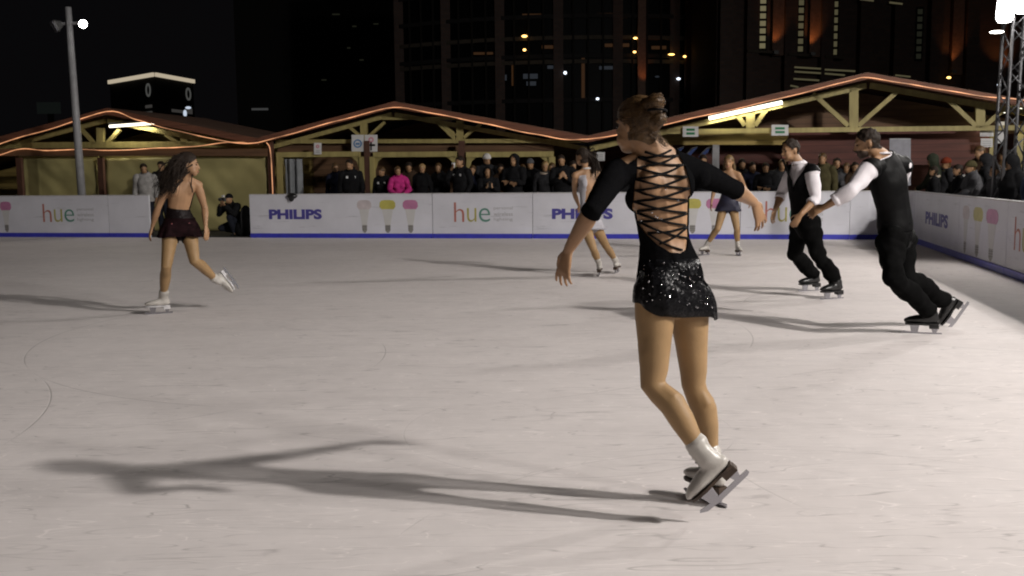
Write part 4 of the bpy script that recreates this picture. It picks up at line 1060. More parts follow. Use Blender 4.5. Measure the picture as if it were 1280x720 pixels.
def hull_skirt(root, name, B, mt, z_hi, z_lo, flare, pad=.012, ripple=.02, n=72, R=9, hem=None, nrip=9):
    """short skirt draped around the hips: every ring stays outside the body"""
    legs = is_(B, 'hips', 'low', 'mid', 'thigh'); bv_ = B.V[legs]; lat = B.latH; frn = EZ.cross(lat).normalized(); lat = frn.cross(EZ)
    vs = []; prev = None
    c0 = bv_[np.abs(bv_[:, 2] - (z_hi + z_lo) / 2) < .03].mean(0)
    for r in range(R):
        t = r / (R - 1); z = z_hi + (z_lo - z_hi) * t
        sl = bv_[np.abs(bv_[:, 2] - z) < .02]; c = .6 * sl.mean(0) + .4 * c0
        x = (sl - c) @ np.array(lat); y = (sl - c) @ np.array(frn)
        rad = np.zeros(n)
        for i in range(n):      # support function turned into a smooth outline
            a = 2 * math.pi * i / n; rad[i] = (x * math.cos(a) + y * math.sin(a)).max()
        # outline point of a convex body from its support function
        d = (np.roll(rad, -1) - np.roll(rad, 1)) / (2 * 2 * math.pi / n)
        for i in range(n):
            a = 2 * math.pi * i / n; h_ = rad[i] + pad + (flare(a) if callable(flare) else flare) * t ** 1.3 + ripple * t * t * math.sin(nrip * a + 1.3)
            px = h_ * math.cos(a) - d[i] * math.sin(a); py = h_ * math.sin(a) + d[i] * math.cos(a)
            dz = (hem(a) if hem else 0) * t + .006 * t * math.sin(nrip * a * .5)
            vs.append(V3(c) * 1.0 + lat * px + frn * py + EZ * (z - c[2] + dz))
    m = MB(); fs = [(r * n + i, r * n + (i + 1) % n, (r + 1) * n + (i + 1) % n, (r + 1) * n + i) for r in range(R - 1) for i in range(n)]
    m.add(vs, fs); o = mk(name, m, mt, root, smooth=True); solid_o(o, .003); return vs, fs

# ---- woman in front
J = joints(dict(pelvis=(838, 350, 4.05), waist=(831, 303, 4.05), chest=(825, 238, 4.04), neck=(822, 193, 4.02), head=(797, 157, 3.99),
    face=vv(-.62, .78, -.06), headup=vv(.10, 0, 1),
    shL=(770, 216, 3.97), shR=(871, 215, 4.11), elL=(741, 262, 3.80), elR=(917, 236, 4.29), wrL=(710, 313, 3.92), wrR=(943, 253, 4.48),
    haL=vv(-.22, .15, -1), haR=vv(.35, .30, -.75), palmL=vv(.7, .6, -.1), palmR=vv(-.5, .75, -.2),
    hipL=(819, 372, 3.99), hipR=(860, 374, 4.10), knL=(817, 480, 3.95), anL=(883, 574, 3.86), knR=(868, 480, 4.12), anR=(892, 592, 4.12),
    toeL=vv(-.66, .15, -.72), downL=vv(.72, -.05, -.66), toeR=vv(-.55, .83, 0)))
J['curlL'] = .22; J['curlR'] = .22; J['headk'] = .95; J['legk'] = .98; J['handk'] = 1.0; J['girth'] = .98; J['spread'] = 2.6
# land the gliding foot on the ice
J['anR'].z = .158
B = make_body(J, False, 1.0, .0048, 6)
orig = V3((J['anR'].x, J['anR'].y, 0))
w1 = person(B, orig, 'woman skater in front in a black sequinned dress with laced open back and hair bun', None, M['skin'], M['tights'])
pxy = np.array([proj(V3(v)) for v in B.V])
poly = np.array([(789, 150), (790, 178), (796, 194), (795, 228), (793, 249), (791, 262), (797, 276), (809, 293), (822, 306), (838, 316), (849, 317), (857, 312), (860, 286), (863, 247), (861, 228), (855, 208), (846, 193), (841, 178), (842, 150)], float)
def sdpoly(p, poly):
    d = np.full(len(p), 1e9); ins = np.zeros(len(p), bool)
    for i in range(len(poly)):
        a = poly[i]; b = poly[(i + 1) % len(poly)]; ab = b - a
        t = np.clip(((p - a) @ ab) / (ab @ ab), 0, 1); d = np.minimum(d, np.linalg.norm(p - a - t[:, None] * ab, axis=1))
        c = ((a[1] > p[:, 1]) != (b[1] > p[:, 1])) & (p[:, 0] < (b[0] - a[0]) * (p[:, 1] - a[1]) / (b[1] - a[1] + 1e-12) + a[0]); ins ^= c
    return np.where(ins, -d, d)
tocam = np.array(CAM) - B.V; tocam /= np.linalg.norm(tocam, axis=1)[:, None]
facing = (B.N * tocam).sum(1)
torso = is_(B, 'hips', 'low', 'mid', 'top')
f = np.full(len(B.V), -1.0)
sd_ = sdpoly(pxy, poly) / 300
f = np.where(torso, np.where(facing > -.05, np.clip(sd_, -.1, .05), .05), f)
nk = np.array(J['neck']); fr = .96 * B.axT - B.ax
f = np.where(torso, np.minimum(f, np.where(facing > -.05, .05, fr - .02)), f)
fu = is_(B, 'upper'); ff = is_(B, 'fore'); f = np.where(fu, .05, f)
f = np.where(fu & (facing > -.05), np.clip(sd_, -.1, .05), f)
fore_ = np.where(ff, .10 - B.t, -1) * .25
f = np.where(ff, fore_, f)
th = is_(B, 'thigh'); f = np.where(torso | th, np.minimum(f, B.ax + .045), f)
sv, sf = shell(B, f, .0055, .0015, 30, 2)
dress = mk('dress', (sv, sf), M['finesequin'], w1, smooth=True); solid_o(dress, .002)
# flared skirt over the hips
zt_, zb_ = P(830, 322, 4.04).z, P(845, 386, 4.04).z
vs, sfc = hull_skirt(w1, 'skirt', B, M['sequin'], zt_, zb_, lambda a: .004 + .014 * max(0, math.cos(a + .5)), .003, .005, hem=lambda a: -.004 - .034 * math.cos(a) + .026 * math.sin(a))
# lacing across the back
bvh = BVHTree.FromPolygons([V3(v) for v in B.V], B.F)
def onback(px, py, lift=.006):
    d = ray(px, py).normalized(); h = bvh.ray_cast(CAM, d)
    if h[0] is None: return None
    return h[0] + h[1] * lift
lpt = [(797, 197), (796, 210), (796, 224), (795, 238), (794, 252), (793, 264), (799, 277), (810, 291)]
rpt = [(846, 195), (853, 207), (858, 221), (861, 235), (862, 250), (861, 266), (860, 282), (859, 298)]
m = MB()
def strap(a, b):
    pts = []
    for i in range(15):
        t = i / 14; q = onback(a[0] + (b[0] - a[0]) * t, a[1] + (b[1] - a[1]) * t + 3.0 * math.sin(math.pi * t), .005)
        if q is not None: pts.append(q)
    if len(pts) > 3: tube(m, pts, .0046, 7)
for i in range(7):
    strap(lpt[i], rpt[i + 1]); strap(rpt[i], lpt[i + 1])
strap((797, 197), (838, 188)); strap((846, 195), (806, 189)); strap(lpt[7], (852, 313)); strap(rpt[6], (824, 305))
mk('lacing', m, M['velvet'], w1, smooth=True)
# rhinestones: beads on the lacing, bright gems added over the skirt as sequin glints
m = MB(); rnd = random.Random(3)
skb = BVHTree.FromPolygons(vs, sfc)
drb = BVHTree.FromPolygons([V3(v) for v in sv], sf)
def gem(px, py, r, tree):
    h = tree.ray_cast(CAM, ray(px, py).normalized())
    if h[0] is None: return
    nn = h[1] if h[1].dot(CAM - h[0]) > 0 else -h[1]
    t = (nn + V3((rnd.uniform(-.7, .7), rnd.uniform(-.7, .7), rnd.uniform(-.6, .8)))).normalized(); a = t.orthogonal().normalized(); b2 = t.cross(a)
    p = h[0] + nn * .006; k_ = 6
    rim = [p + (a * math.cos(2 * math.pi * i / k_) + b2 * math.sin(2 * math.pi * i / k_)) * r for i in range(k_)]
    top = [p + t * r * .5 + (a * math.cos(2 * math.pi * i / k_) + b2 * math.sin(2 * math.pi * i / k_)) * r * .6 for i in range(k_)]
    m.add(rim + top, [tuple(range(k_, 2 * k_)), tuple(range(k_ - 1, -1, -1))] + [(i, (i + 1) % k_, (i + 1) % k_ + k_, i + k_) for i in range(k_)])
for px, py in ((825, 203.5), (807, 209), (815, 265.5), (819, 270), (822, 271.5), (826, 273), (822, 289), (846, 250), (831, 236), (803, 275), (855, 207)): gem(px, py, .0048, bvh)
for px, py in ((845, 329), (844, 334), (848, 343), (853, 339), (851, 345), (855, 345), (861, 348), (873, 346), (827, 356), (830, 329), (846, 349), (853, 353), (836, 371), (866, 352), (862, 358), (884, 372), (889, 384), (880, 379), (871, 384), (858, 381), (848, 377), (812, 352), (805, 360), (840, 361)): gem(px, py, rnd.uniform(.0035, .0058), skb)
for q in range(60): gem(rnd.uniform(798, 892), rnd.uniform(326, 386), rnd.uniform(.0016, .0030), skb)
tag(mk('beads_and_glints', m, M['gem'], w1), kind='stuff')
# hair: cap, combed strands, bun and loose curl
hm = MB()
hv, hf = hair_cap(B, .010, .082, -.062, -.004, .0015)
hair = mk('hair', (hv, hf), M['hair_brown'], w1, smooth=True)
bun1, bun2, curl_ = P(819, 128, 3.90), P(823, 149, 3.91), P(830, 169, 3.93)
H = B.H; s_, f_, u_, hh = B.hf
m = MB(); ellip(m, bun1, (s_ * .038, f_ * .040, u_ * .036)); ellip(m, bun2, (s_ * .032, f_ * .034, u_ * .032)); ellip(m, bun1.lerp(H(0, 0, .05), .4), (s_ * .04, f_ * .05, u_ * .04)); ellip(m, bun2.lerp(H(0, 0, 0), .35), (s_ * .045, f_ * .05, u_ * .045))
V, Fc, _ = remesh(m, .007, 3)
mk('hair_bun', (V, Fc), M['hair_brown'], hair, smooth=True)
m = MB(); paths = []
for q in range(150):
    # from the hairline back to the bun, hugging the skull
    side = rnd.choice((-1, 1)); z0 = rnd.uniform(-.07, .10); y0 = .07 * min(1, max(0, (z0 + .01) / .07)) * .95 - .005
    x0 = side * .078 * math.sqrt(max(0, 1 - (max(0, z0) / .125) ** 2))
    a = V3((x0, y0, z0)); b = V3((rnd.uniform(-.02, .02), -.095, rnd.uniform(.0, .05))); pts = []
    for i in range(9):
        t = i / 8; c = a.lerp(b, t); e = V3((c.x / .083, (c.y + .008) / .103, (c.z - .028) / .099)); l_ = e.length
        if l_ > 1e-3: e = e / l_
        c2 = V3((e.x * .0845, e.y * .105 - .008, e.z * .101 + .028)); pts.append(H(c2.x, c2.y, c2.z))
    paths.append(pts)
strands(m, paths, .0013, .0010)
for bc, r in ((bun1, .0385), (bun2, .0335)):
    for q in range(26):
        ph = rnd.uniform(0, 6.28); tl = rnd.uniform(-.9, .9); pts = []
        for i in range(10):
            a = ph + i * .26; rr_ = r * math.sqrt(1 - (tl * .9) ** 2) * 1.02
            pts.append(bc + (s_ * math.cos(a) + f_ * math.sin(a)) * rr_ + u_ * (tl * r * .9 + .004 * math.sin(a * 2 + q)))
        strands(m, [pts], .0015, .0010)
for q in range(34):
    ph = rnd.uniform(0, 6.28); r = rnd.uniform(.006, .026); c0 = H(rnd.uniform(-.03, .03), -.085, rnd.uniform(-.05, .0)); pts = []
    for i in range(14):
        t = i / 13; c = c0.lerp(curl_ + V3((rnd.uniform(-.003, .003), 0, -.03)), min(1, t * 1.3)); pts.append(c + (s_ * math.cos(ph + t * 5) + (u_ * .9 + f_ * .4) * math.sin(ph + t * 5)) * r * (0.3 + t * .8))
    strands(m, [pts], .0013, .0007)
mk('loose_strands', m, M['hair_brown'], hair, smooth=True)
m = MB(); tie = [bun1.lerp(bun2, .5) + (s_ * math.cos(a) + f_ * math.sin(a)) * .037 for a in [2 * math.pi * i / 16 for i in range(17)]]; tube(m, tie, .005, 6); mk('hair_tie', m, M['velvet'], hair, smooth=True)
add_face(B, w1, M['hair_brown'])
add_skate(B, 'L', w1, M['white_boot'], .93, .006); add_skate(B, 'R', w1, M['white_boot'], .93, .006)

def loft_skirt(root, name, B, mt, drop, flare, top=.0, ripple=.05):
    z = B.J['pelvis'].z; return hull_skirt(root, name, B, mt, z + top, z - drop, flare, .012, ripple, n=56, R=7)

# ---- woman at the left, dark red dress, long hair
J = joints(dict(pelvis=(225, 280, 10.2), waist=(223, 263, 10.2), chest=(226, 240, 10.18), neck=(231, 222, 10.16), head=(235, 206, 10.14), face=vv(.96, .25, -.02),
    shL=(208, 233, 10.12), shR=(247, 231, 10.26), elL=(197, 261, 10.1), elR=(256, 260, 10.3), wrL=(190, 284, 10.15), wrR=(257, 283, 10.2),
    haL=vv(-.3, -.1, -1), haR=vv(.1, -.1, -1), palmL=vv(.8, .4, 0), palmR=vv(-.8, .4, 0),
    hipL=(214, 287, 10.16), hipR=(236, 287, 10.24), knL=(208, 333, 10.05), anL=(204, 370, 10.25), knR=(243, 326, 10.1), anR=(272, 351, 10.45),
    toeL=vv(-.9, -.4, 0), toeR=vv(.55, .05, -.8), downR=vv(.45, .75, .45)))
J['anL'].z = .168; J['headk'] = 1.03
B = make_body(J, False, 1.0, .009, 3)
w2 = person(B, V3((J['anL'].x, J['anL'].y, 0)), 'woman skater at the left in a short dark red dress with long loose hair', None, M['skin'], M['tights'])
back = B.fy < .02
f = np.where(is_(B, 'hips', 'low', 'mid', 'top'), np.where(back, .33 * B.axT - B.ax, .82 * B.axT - B.ax), -1)
f = np.where(is_(B, 'thigh'), (.12 - B.t) * .4, f)
RED = sequin_material('dark_red_sequins', (.007, .004, .0045), .4, 90, .5, .1, .15)
o = mk('dress', shell(B, f, .007, .002, 20, 2), RED, w2, smooth=True); solid_o(o, .003)
svs, sfs = loft_skirt(w2, 'skirt', B, mat('maroon_chiffon', (.011, .004, .005), .85, var=.7, vscale=22, spec=.08), .128, .026, .06, .014)
m = MB(); bv = BVHTree.FromPolygons([V3(v) for v in B.V], B.F)
for s in (-1, 1):
    pts = []
    for t in range(9):
        t /= 8; q = B.J['chest'].lerp(B.J['neck'], t * .95) + B.latS * (s * (.11 - .065 * t)) - B.front * .12
        h = bv.find_nearest(q); pts.append(h[0] + h[1] * .005)
    tube(m, pts, .006, 6)
mk('halter_strap', m, RED, w2, smooth=True)
m = MB(); sb = BVHTree.FromPolygons(svs, sfs); r5 = random.Random(9)
for i in range(16):
    h = sb.ray_cast(CAM, ray(r5.uniform(199, 252), 267 + r5.uniform(-2, 2) + (r5.random() > .7) * 12).normalized())
    if h[0] is not None: ellip(m, h[0], (E1 * r5.uniform(.008, .02), E2 * .008, EZ * .007), 8, 5)
tag(mk('hip_sparkle', m, M['redgem'], w2, smooth=True), kind='stuff')
hair = mk('hair', hair_cap(B, .014, .07, -.08, .0), M['hair_dark'], w2, smooth=True)
m = MB(); H = B.H
rnd = random.Random(5)
tips = [(P(200, 243, 10.0)), P(208, 236, 10.0), P(196, 232, 10.05), P(204, 225, 10.1), P(214, 240, 9.98), P(211, 219, 10.12)]
for q in range(300):
    vq = V3((rnd.uniform(-1, 1), rnd.uniform(-1, .25), rnd.uniform(-.5, .9))).normalized(); a = H(vq.x * .08, vq.y * .10 - .008, vq.z * .098 + .028); b = rnd.choice(tips) + V3((rnd.gauss(0, .025), rnd.gauss(0, .03), rnd.gauss(0, .025)))
    mid_ = a.lerp(b, .45) + V3((rnd.gauss(-.01, .025), -.04 + rnd.gauss(0, .015), .015 + rnd.gauss(0, .02)))
    pts = [V3(c) + V3((0, .006 * math.sin(i + q), .008 * math.sin(i * 1.3 + q))) for i, c in enumerate(cr([tuple(a), tuple(mid_), tuple(b)], 5))]
    r_ = rnd.uniform(.0035, .0075); tube(m, pts, [r_ * (1 - .8 * i / (len(pts) - 1)) for i in range(len(pts))], 6)
mk('long_locks', m, M['hair_dark'], hair, smooth=True)
add_face(B, w2); add_skate(B, 'L', w2, M['white_boot'], solem=M['cap']); add_skate(B, 'R', w2, M['white_boot'], solem=M['cap'])

# ---- woman in grey, back view, between the front skater's arm and body
J = joints(dict(pelvis=(737, 274, 13.6), waist=(735, 256, 13.6), chest=(735, 233, 13.58), neck=(733, 212, 13.55), head=(728, 196, 13.55), face=vv(-.75, .65, -.1),
    shL=(719, 219, 13.5), shR=(750, 219, 13.66), elL=(718, 242, 13.75), elR=(757, 240, 13.85), wrL=(724, 258, 13.95), wrR=(746, 247, 14.0), haL=vv(.1, .6, -.6), haR=vv(-.6, .5, .1),
    hipL=(731, 282, 13.55), hipR=(744, 282, 13.65), knL=(742, 312, 13.5), anL=(749, 332, 13.65), knR=(758, 308, 13.75), anR=(770, 329, 14.0), toeL=vv(.15, .98, 0), toeR=vv(.35, .94, 0)))
J['anL'].z = .17; J['anR'].z = .17; J['headk'] = 1.02
B = make_body(J, False, .98, .011, 3)
w3 = person(B, V3((J['anL'].x, J['anL'].y, 0)), 'woman skater seen from behind in a backless white and grey dress with dark ponytail', None, M['skin'], M['tights'])
back = B.fy < .015
f = np.where(is_(B, 'hips', 'low', 'mid', 'top'), np.where(back & (np.abs(B.lx) < .10), .30 * B.axT - B.ax, .90 * B.axT - B.ax), -1)
f = np.where(is_(B, 'thigh'), (.1 - B.t) * .4, f)
GD = mat('grey_dress', (.34, .33, .36), .6, var=.2, vscale=6)
o = mk('dress', shell(B, f, .007, .002, 20, 2), GD, w3, smooth=True); solid_o(o, .003)
loft_skirt(w3, 'skirt', B, GD, .14, .015, .05, .010)
m = MB(); nk_ = J['neck'] + EZ * .01
tube(m, [nk_ + (B.latS * math.cos(a) * .055 + B.front * math.sin(a) * .055) - EZ * .01 * math.sin(a) for a in [2 * math.pi * i / 18 for i in range(19)]], .012, 6); mk('collar', m, M['paper'], w3, smooth=True)
hair = mk('hair', hair_cap(B, .013, .07, -.08, .0), M['hair_dark'], w3, smooth=True)
m = MB()
for q in range(40):
    a = B.H(rnd.uniform(-.02, .02), -.09, rnd.uniform(.03, .06)); b = P(743, 218, 13.5) + V3((rnd.gauss(0, .04), rnd.gauss(0, .03), rnd.gauss(0, .06)))
    mid_ = a.lerp(b, .5) + V3((.05 + rnd.gauss(0, .015), 0, .05 + rnd.gauss(0, .02)))
    pts = [V3(c) for c in cr([tuple(a), tuple(mid_), tuple(b)], 4)]; tube(m, pts, [.010 * (1 - .8 * i / (len(pts) - 1)) for i in range(len(pts))], 6)
mk('ponytail', m, M['hair_dark'], hair, smooth=True)
add_face(B, w3); add_skate(B, 'L', w3, M['white_boot'], voxel=.009); add_skate(B, 'R', w3, M['white_boot'], voxel=.009)

# ---- woman in navy, facing the camera
J = joints(dict(pelvis=(911, 252, 16.8), waist=(911, 241, 16.8), chest=(912, 227, 16.8), neck=(912, 214, 16.8), head=(911, 203, 16.78), face=vv(-.35, -.93, -.05),
    shL=(923, 218, 16.75), shR=(900, 218, 16.85), elL=(931, 234, 16.8), elR=(893, 236, 16.8), wrL=(936, 250, 16.65), wrR=(889, 254, 16.7), haL=vv(.1, -.2, -1), haR=vv(-.1, -.2, -1), palmL=vv(-.8, 0, 0), palmR=vv(.8, 0, 0),
    hipL=(916, 257, 16.8), hipR=(905, 257, 16.85), knL=(921, 286, 16.7), anL=(922, 309, 16.85), knR=(897, 286, 16.75), anR=(883, 308, 16.95), toeL=vv(.1, -1, 0), toeR=vv(-.75, -.6, 0)))
J['anL'].z = .17; J['anR'].z = .17
B = make_body(J, False, 1.0, .012, 3)
w4 = person(B, V3((J['anL'].x, J['anL'].y, 0)), 'woman skater facing us in a short strapless navy dress, beyond the front skater', None, M['skin'], M['tights'])
f = np.where(is_(B, 'hips', 'low', 'mid', 'top'), .66 * B.axT - B.ax, -1); f = np.where(is_(B, 'thigh'), (.12 - B.t) * .4, f)
NV = mat('navy_dress', (.012, .012, .03), .6, var=.3)
o = mk('dress', shell(B, f, .008, .002, 20, 2), NV, w4, smooth=True); solid_o(o, .003)
loft_skirt(w4, 'skirt', B, NV, .16, .03, .05, .010)
hair = mk('hair', hair_cap(B, .016, .072, -.095, -.01), mat('hair_fair', (.13, .08, .03), .5, var=.4, vscale=40), w4, smooth=True)
m = MB()
for q in range(40):
    sx = rnd.choice((-1, 1)); a = B.H(sx * rnd.uniform(.02, .07), -.05, rnd.uniform(0, .07)); b = B.H(sx * rnd.uniform(.05, .10), -.06 + rnd.gauss(0, .02), -.17 + rnd.gauss(0, .03)); mid_ = a.lerp(b, .5) + (b - a).cross(B.hf[1]).normalized() * sx * -.0
    tube(m, [a, a.lerp(b, .5) + B.hf[0] * sx * .02, b], [.011, .010, .003], 6)
mk('loose_locks', m, MATS['hair_fair'], hair, smooth=True)
add_face(B, w4); add_skate(B, 'L', w4, M['white_boot'], voxel=.010); add_skate(B, 'R', w4, M['white_boot'], voxel=.010)

# ---- the two men in vests
def man_clothes(B, root, sleeve_t, tie=True):
    J = B.J
    f = field(B, upper=(-9, 9), top=(-9, .97), mid=(-9, 9), low=(-9, 9), hips=(-9, 9)); fo = is_(B, 'fore'); f = np.where(fo, sleeve_t - B.t, f)
    off = np.where(is_(B, 'upper', 'fore'), .014, .008)
    sh = mk('shirt', shell(B, f, off, .010, 11, 4), M['shirt'], root, smooth=True); solid_o(sh, .003)
    f = field(B, top=(-9, .93), mid=(-9, 9), low=(-9, 9), hips=(-9, .8)); up_ = is_(B, 'upper'); f = np.where(up_, .07 - B.t, f)
    # v neck at the front
    vneck = np.abs(B.lx) - (B.ax - .60 * B.axT) * .55
    f = np.where((B.fy > .0) & (B.ax > .60 * B.axT) & ~up_, np.minimum(f, vneck), f)
    ve = mk('waistcoat', shell(B, f, .020, .005, 12, 5), M['vest'], root, smooth=True); ve.data.materials.append(M['vest_back'])
    solid_o(ve, .004)
    cen = J['chest']; org = V3(root.location); nb = -B.front
    ve.data.polygons.foreach_set('material_index', [1 if (p.center + org - cen).dot(nb) > .01 else 0 for p in ve.data.polygons])
    f = field(B, thigh=(-9, 9), shank=(-9, .96), hips=(-9, 9)); f = np.where(is_(B, 'low'), .35 - B.t, f)
    off = .016 + .016 * np.where(is_(B, 'shank'), np.clip(B.t, 0, 1), 0)
    tr = mk('trousers', shell(B, f, off + .003, .024, 11, 6), M['trouser'], root, smooth=True); solid_o(tr, .003)
    # collar
    m = MB(); n = 24; vs = []; nk_ = J['neck'] + (B.H(0, 0, 0) - J['neck']).normalized() * .012; ax_ = (B.H(0, -.02, -.06) - J['neck']).normalized()
    for z, r in ((-.01, .080), (.035, .070), (.038, .076), (-.004, .090)):
        for i in range(n):
            a = 2 * math.pi * i / n; vs.append(nk_ + ax_ * (z + .008 * -math.sin(a)) + B.latS * (r * math.cos(a)) + B.front * (r * math.sin(a)))
    m.add(vs, [(r * n + i, r * n + (i + 1) % n, (r + 1) * n + (i + 1) % n, (r + 1) * n + i) for r in range(3) for i in range(n)])
    co = mk('collar', m, M['shirt'], root, smooth=True); solid_o(co, .003)
    if tie:
        m = MB(); bv = BVHTree.FromPolygons([V3(v) for v in B.V], B.F); pts = []
        for t in range(8):
            q = J['neck'].lerp(J['waist'], .02 + t * .09) + B.front * .3; h = bv.find_nearest(q); pts.append(h[0] + B.front * .028)
        loft(m, pts, [(.020, .012)] + [(.014 + .003 * i, .007) for i in range(7)], B.latS, 8); mk('necktie', m, M['velvet'], root, smooth=True)
    # cuffs of the shirt
    for sd in 'LR':
        el, wr = J['el' + sd], J['wr' + sd]; t = (wr - el).normalized(); c = el.lerp(wr, sleeve_t); m = MB()
        loft(m, [c - t * .035, c - t * .01, c + t * .012], [.055, .058, .054], B.front, 14, False, closed_caps=False); o = mk('cuff', m, M['shirt'], root, smooth=True); solid_o(o, .003)
J = joints(dict(pelvis=(1006, 277, 11.2), waist=(1004, 258, 11.2), chest=(1002, 228, 11.2), neck=(1000, 205, 11.2), head=(988, 188, 11.2), face=vv(-.93, -.32, -.12),
    shL=(1015, 214, 11.05), shR=(991, 214, 11.36), elL=(1020, 248, 10.95), elR=(977, 242, 11.45), wrL=(1001, 268, 10.85), wrR=(969, 262, 11.35), haL=vv(-.55, .1, -.85), haR=vv(-.3, -.1, -1), palmL=vv(.3, .8, -.2), palmR=vv(.5, -.6, 0),
    hipL=(1012, 282, 11.1), hipR=(1001, 282, 11.3), knL=(1024, 322, 11.0), anL=(1046, 355, 10.95), knR=(993, 318, 11.45), anR=(1018, 347, 11.7), toeL=vv(-.93, -.35, 0), toeR=vv(-.93, -.3, 0)))
J['anL'].z = .185; J['anR'].z = .185; J['girth'] = .93
B = make_body(J, True, 1.03, .010, 3)
m1 = person(B, V3((J['anL'].x, J['anL'].y, 0)), 'man skater in profile with short dark hair, white shirt, black waistcoat and tie', None, M['skin'])
man_clothes(B, m1, .30)
mk('hair', hair_cap(B, .009, .060, -.05, .004, .009), M['hair_dark'], m1, smooth=True)
add_face(B, m1); add_skate(B, 'L', m1, M['black_boot'], voxel=.009); add_skate(B, 'R', m1, M['black_boot'], voxel=.009)

J = joints(dict(pelvis=(1119, 288, 8.6), waist=(1117, 262, 8.6), chest=(1110, 225, 8.58), neck=(1103, 194, 8.55), head=(1084, 179, 8.5), face=vv(-.93, .28, -.22),
    shL=(1088, 210, 8.40), shR=(1128, 206, 8.74), elL=(1064, 238, 8.28), elR=(1122, 243, 8.98), wrL=(1032, 258, 8.36), wrR=(1118, 258, 9.0), haL=vv(-.85, .25, -.45), haR=vv(.1, .2, -.9), palmL=vv(.1, .7, -.7), palmR=vv(0, -.5, -.8),
    hipL=(1112, 300, 8.5), hipR=(1127, 300, 8.68), knL=(1117, 350, 8.28), anL=(1163, 392, 8.5), knR=(1131, 347, 8.55), anR=(1181, 376, 8.85), toeL=vv(-.9, .3, 0), toeR=vv(-.5, .15, -.85), downR=vv(.85, 0, -.5)))
J['anL'].z = .185; J['girth'] = .96
B = make_body(J, True, 1.02, .009, 3)
m2 = person(B, V3((J['anL'].x, J['anL'].y, 0)), 'bearded man skater seen from behind pushing off in white shirt and black satin waistcoat', None, M['skin'])
man_clothes(B, m2, .62, False)
mk('hair', hair_cap(B, .009, .060, -.05, .004, .009), M['hair_dark'], m2, smooth=True)
fb2 = np.where(is_(B, 'head') & (B.hy > .0), np.minimum(-.048 - B.hz - .25 * (.06 - B.hy), B.hy - .01), -1); fb2 = np.where(np.abs(B.hx) < .09, fb2, -1)
mk('beard', shell(B, fb2, .004, .003, 60, 2), mat('beard_hair', (.05, .03, .02), .8, var=.5, vscale=60), m2, smooth=True)
add_face(B, m2); add_skate(B, 'L', m2, M['black_boot'], voxel=.009); add_skate(B, 'R', m2, M['black_boot'], voxel=.009)

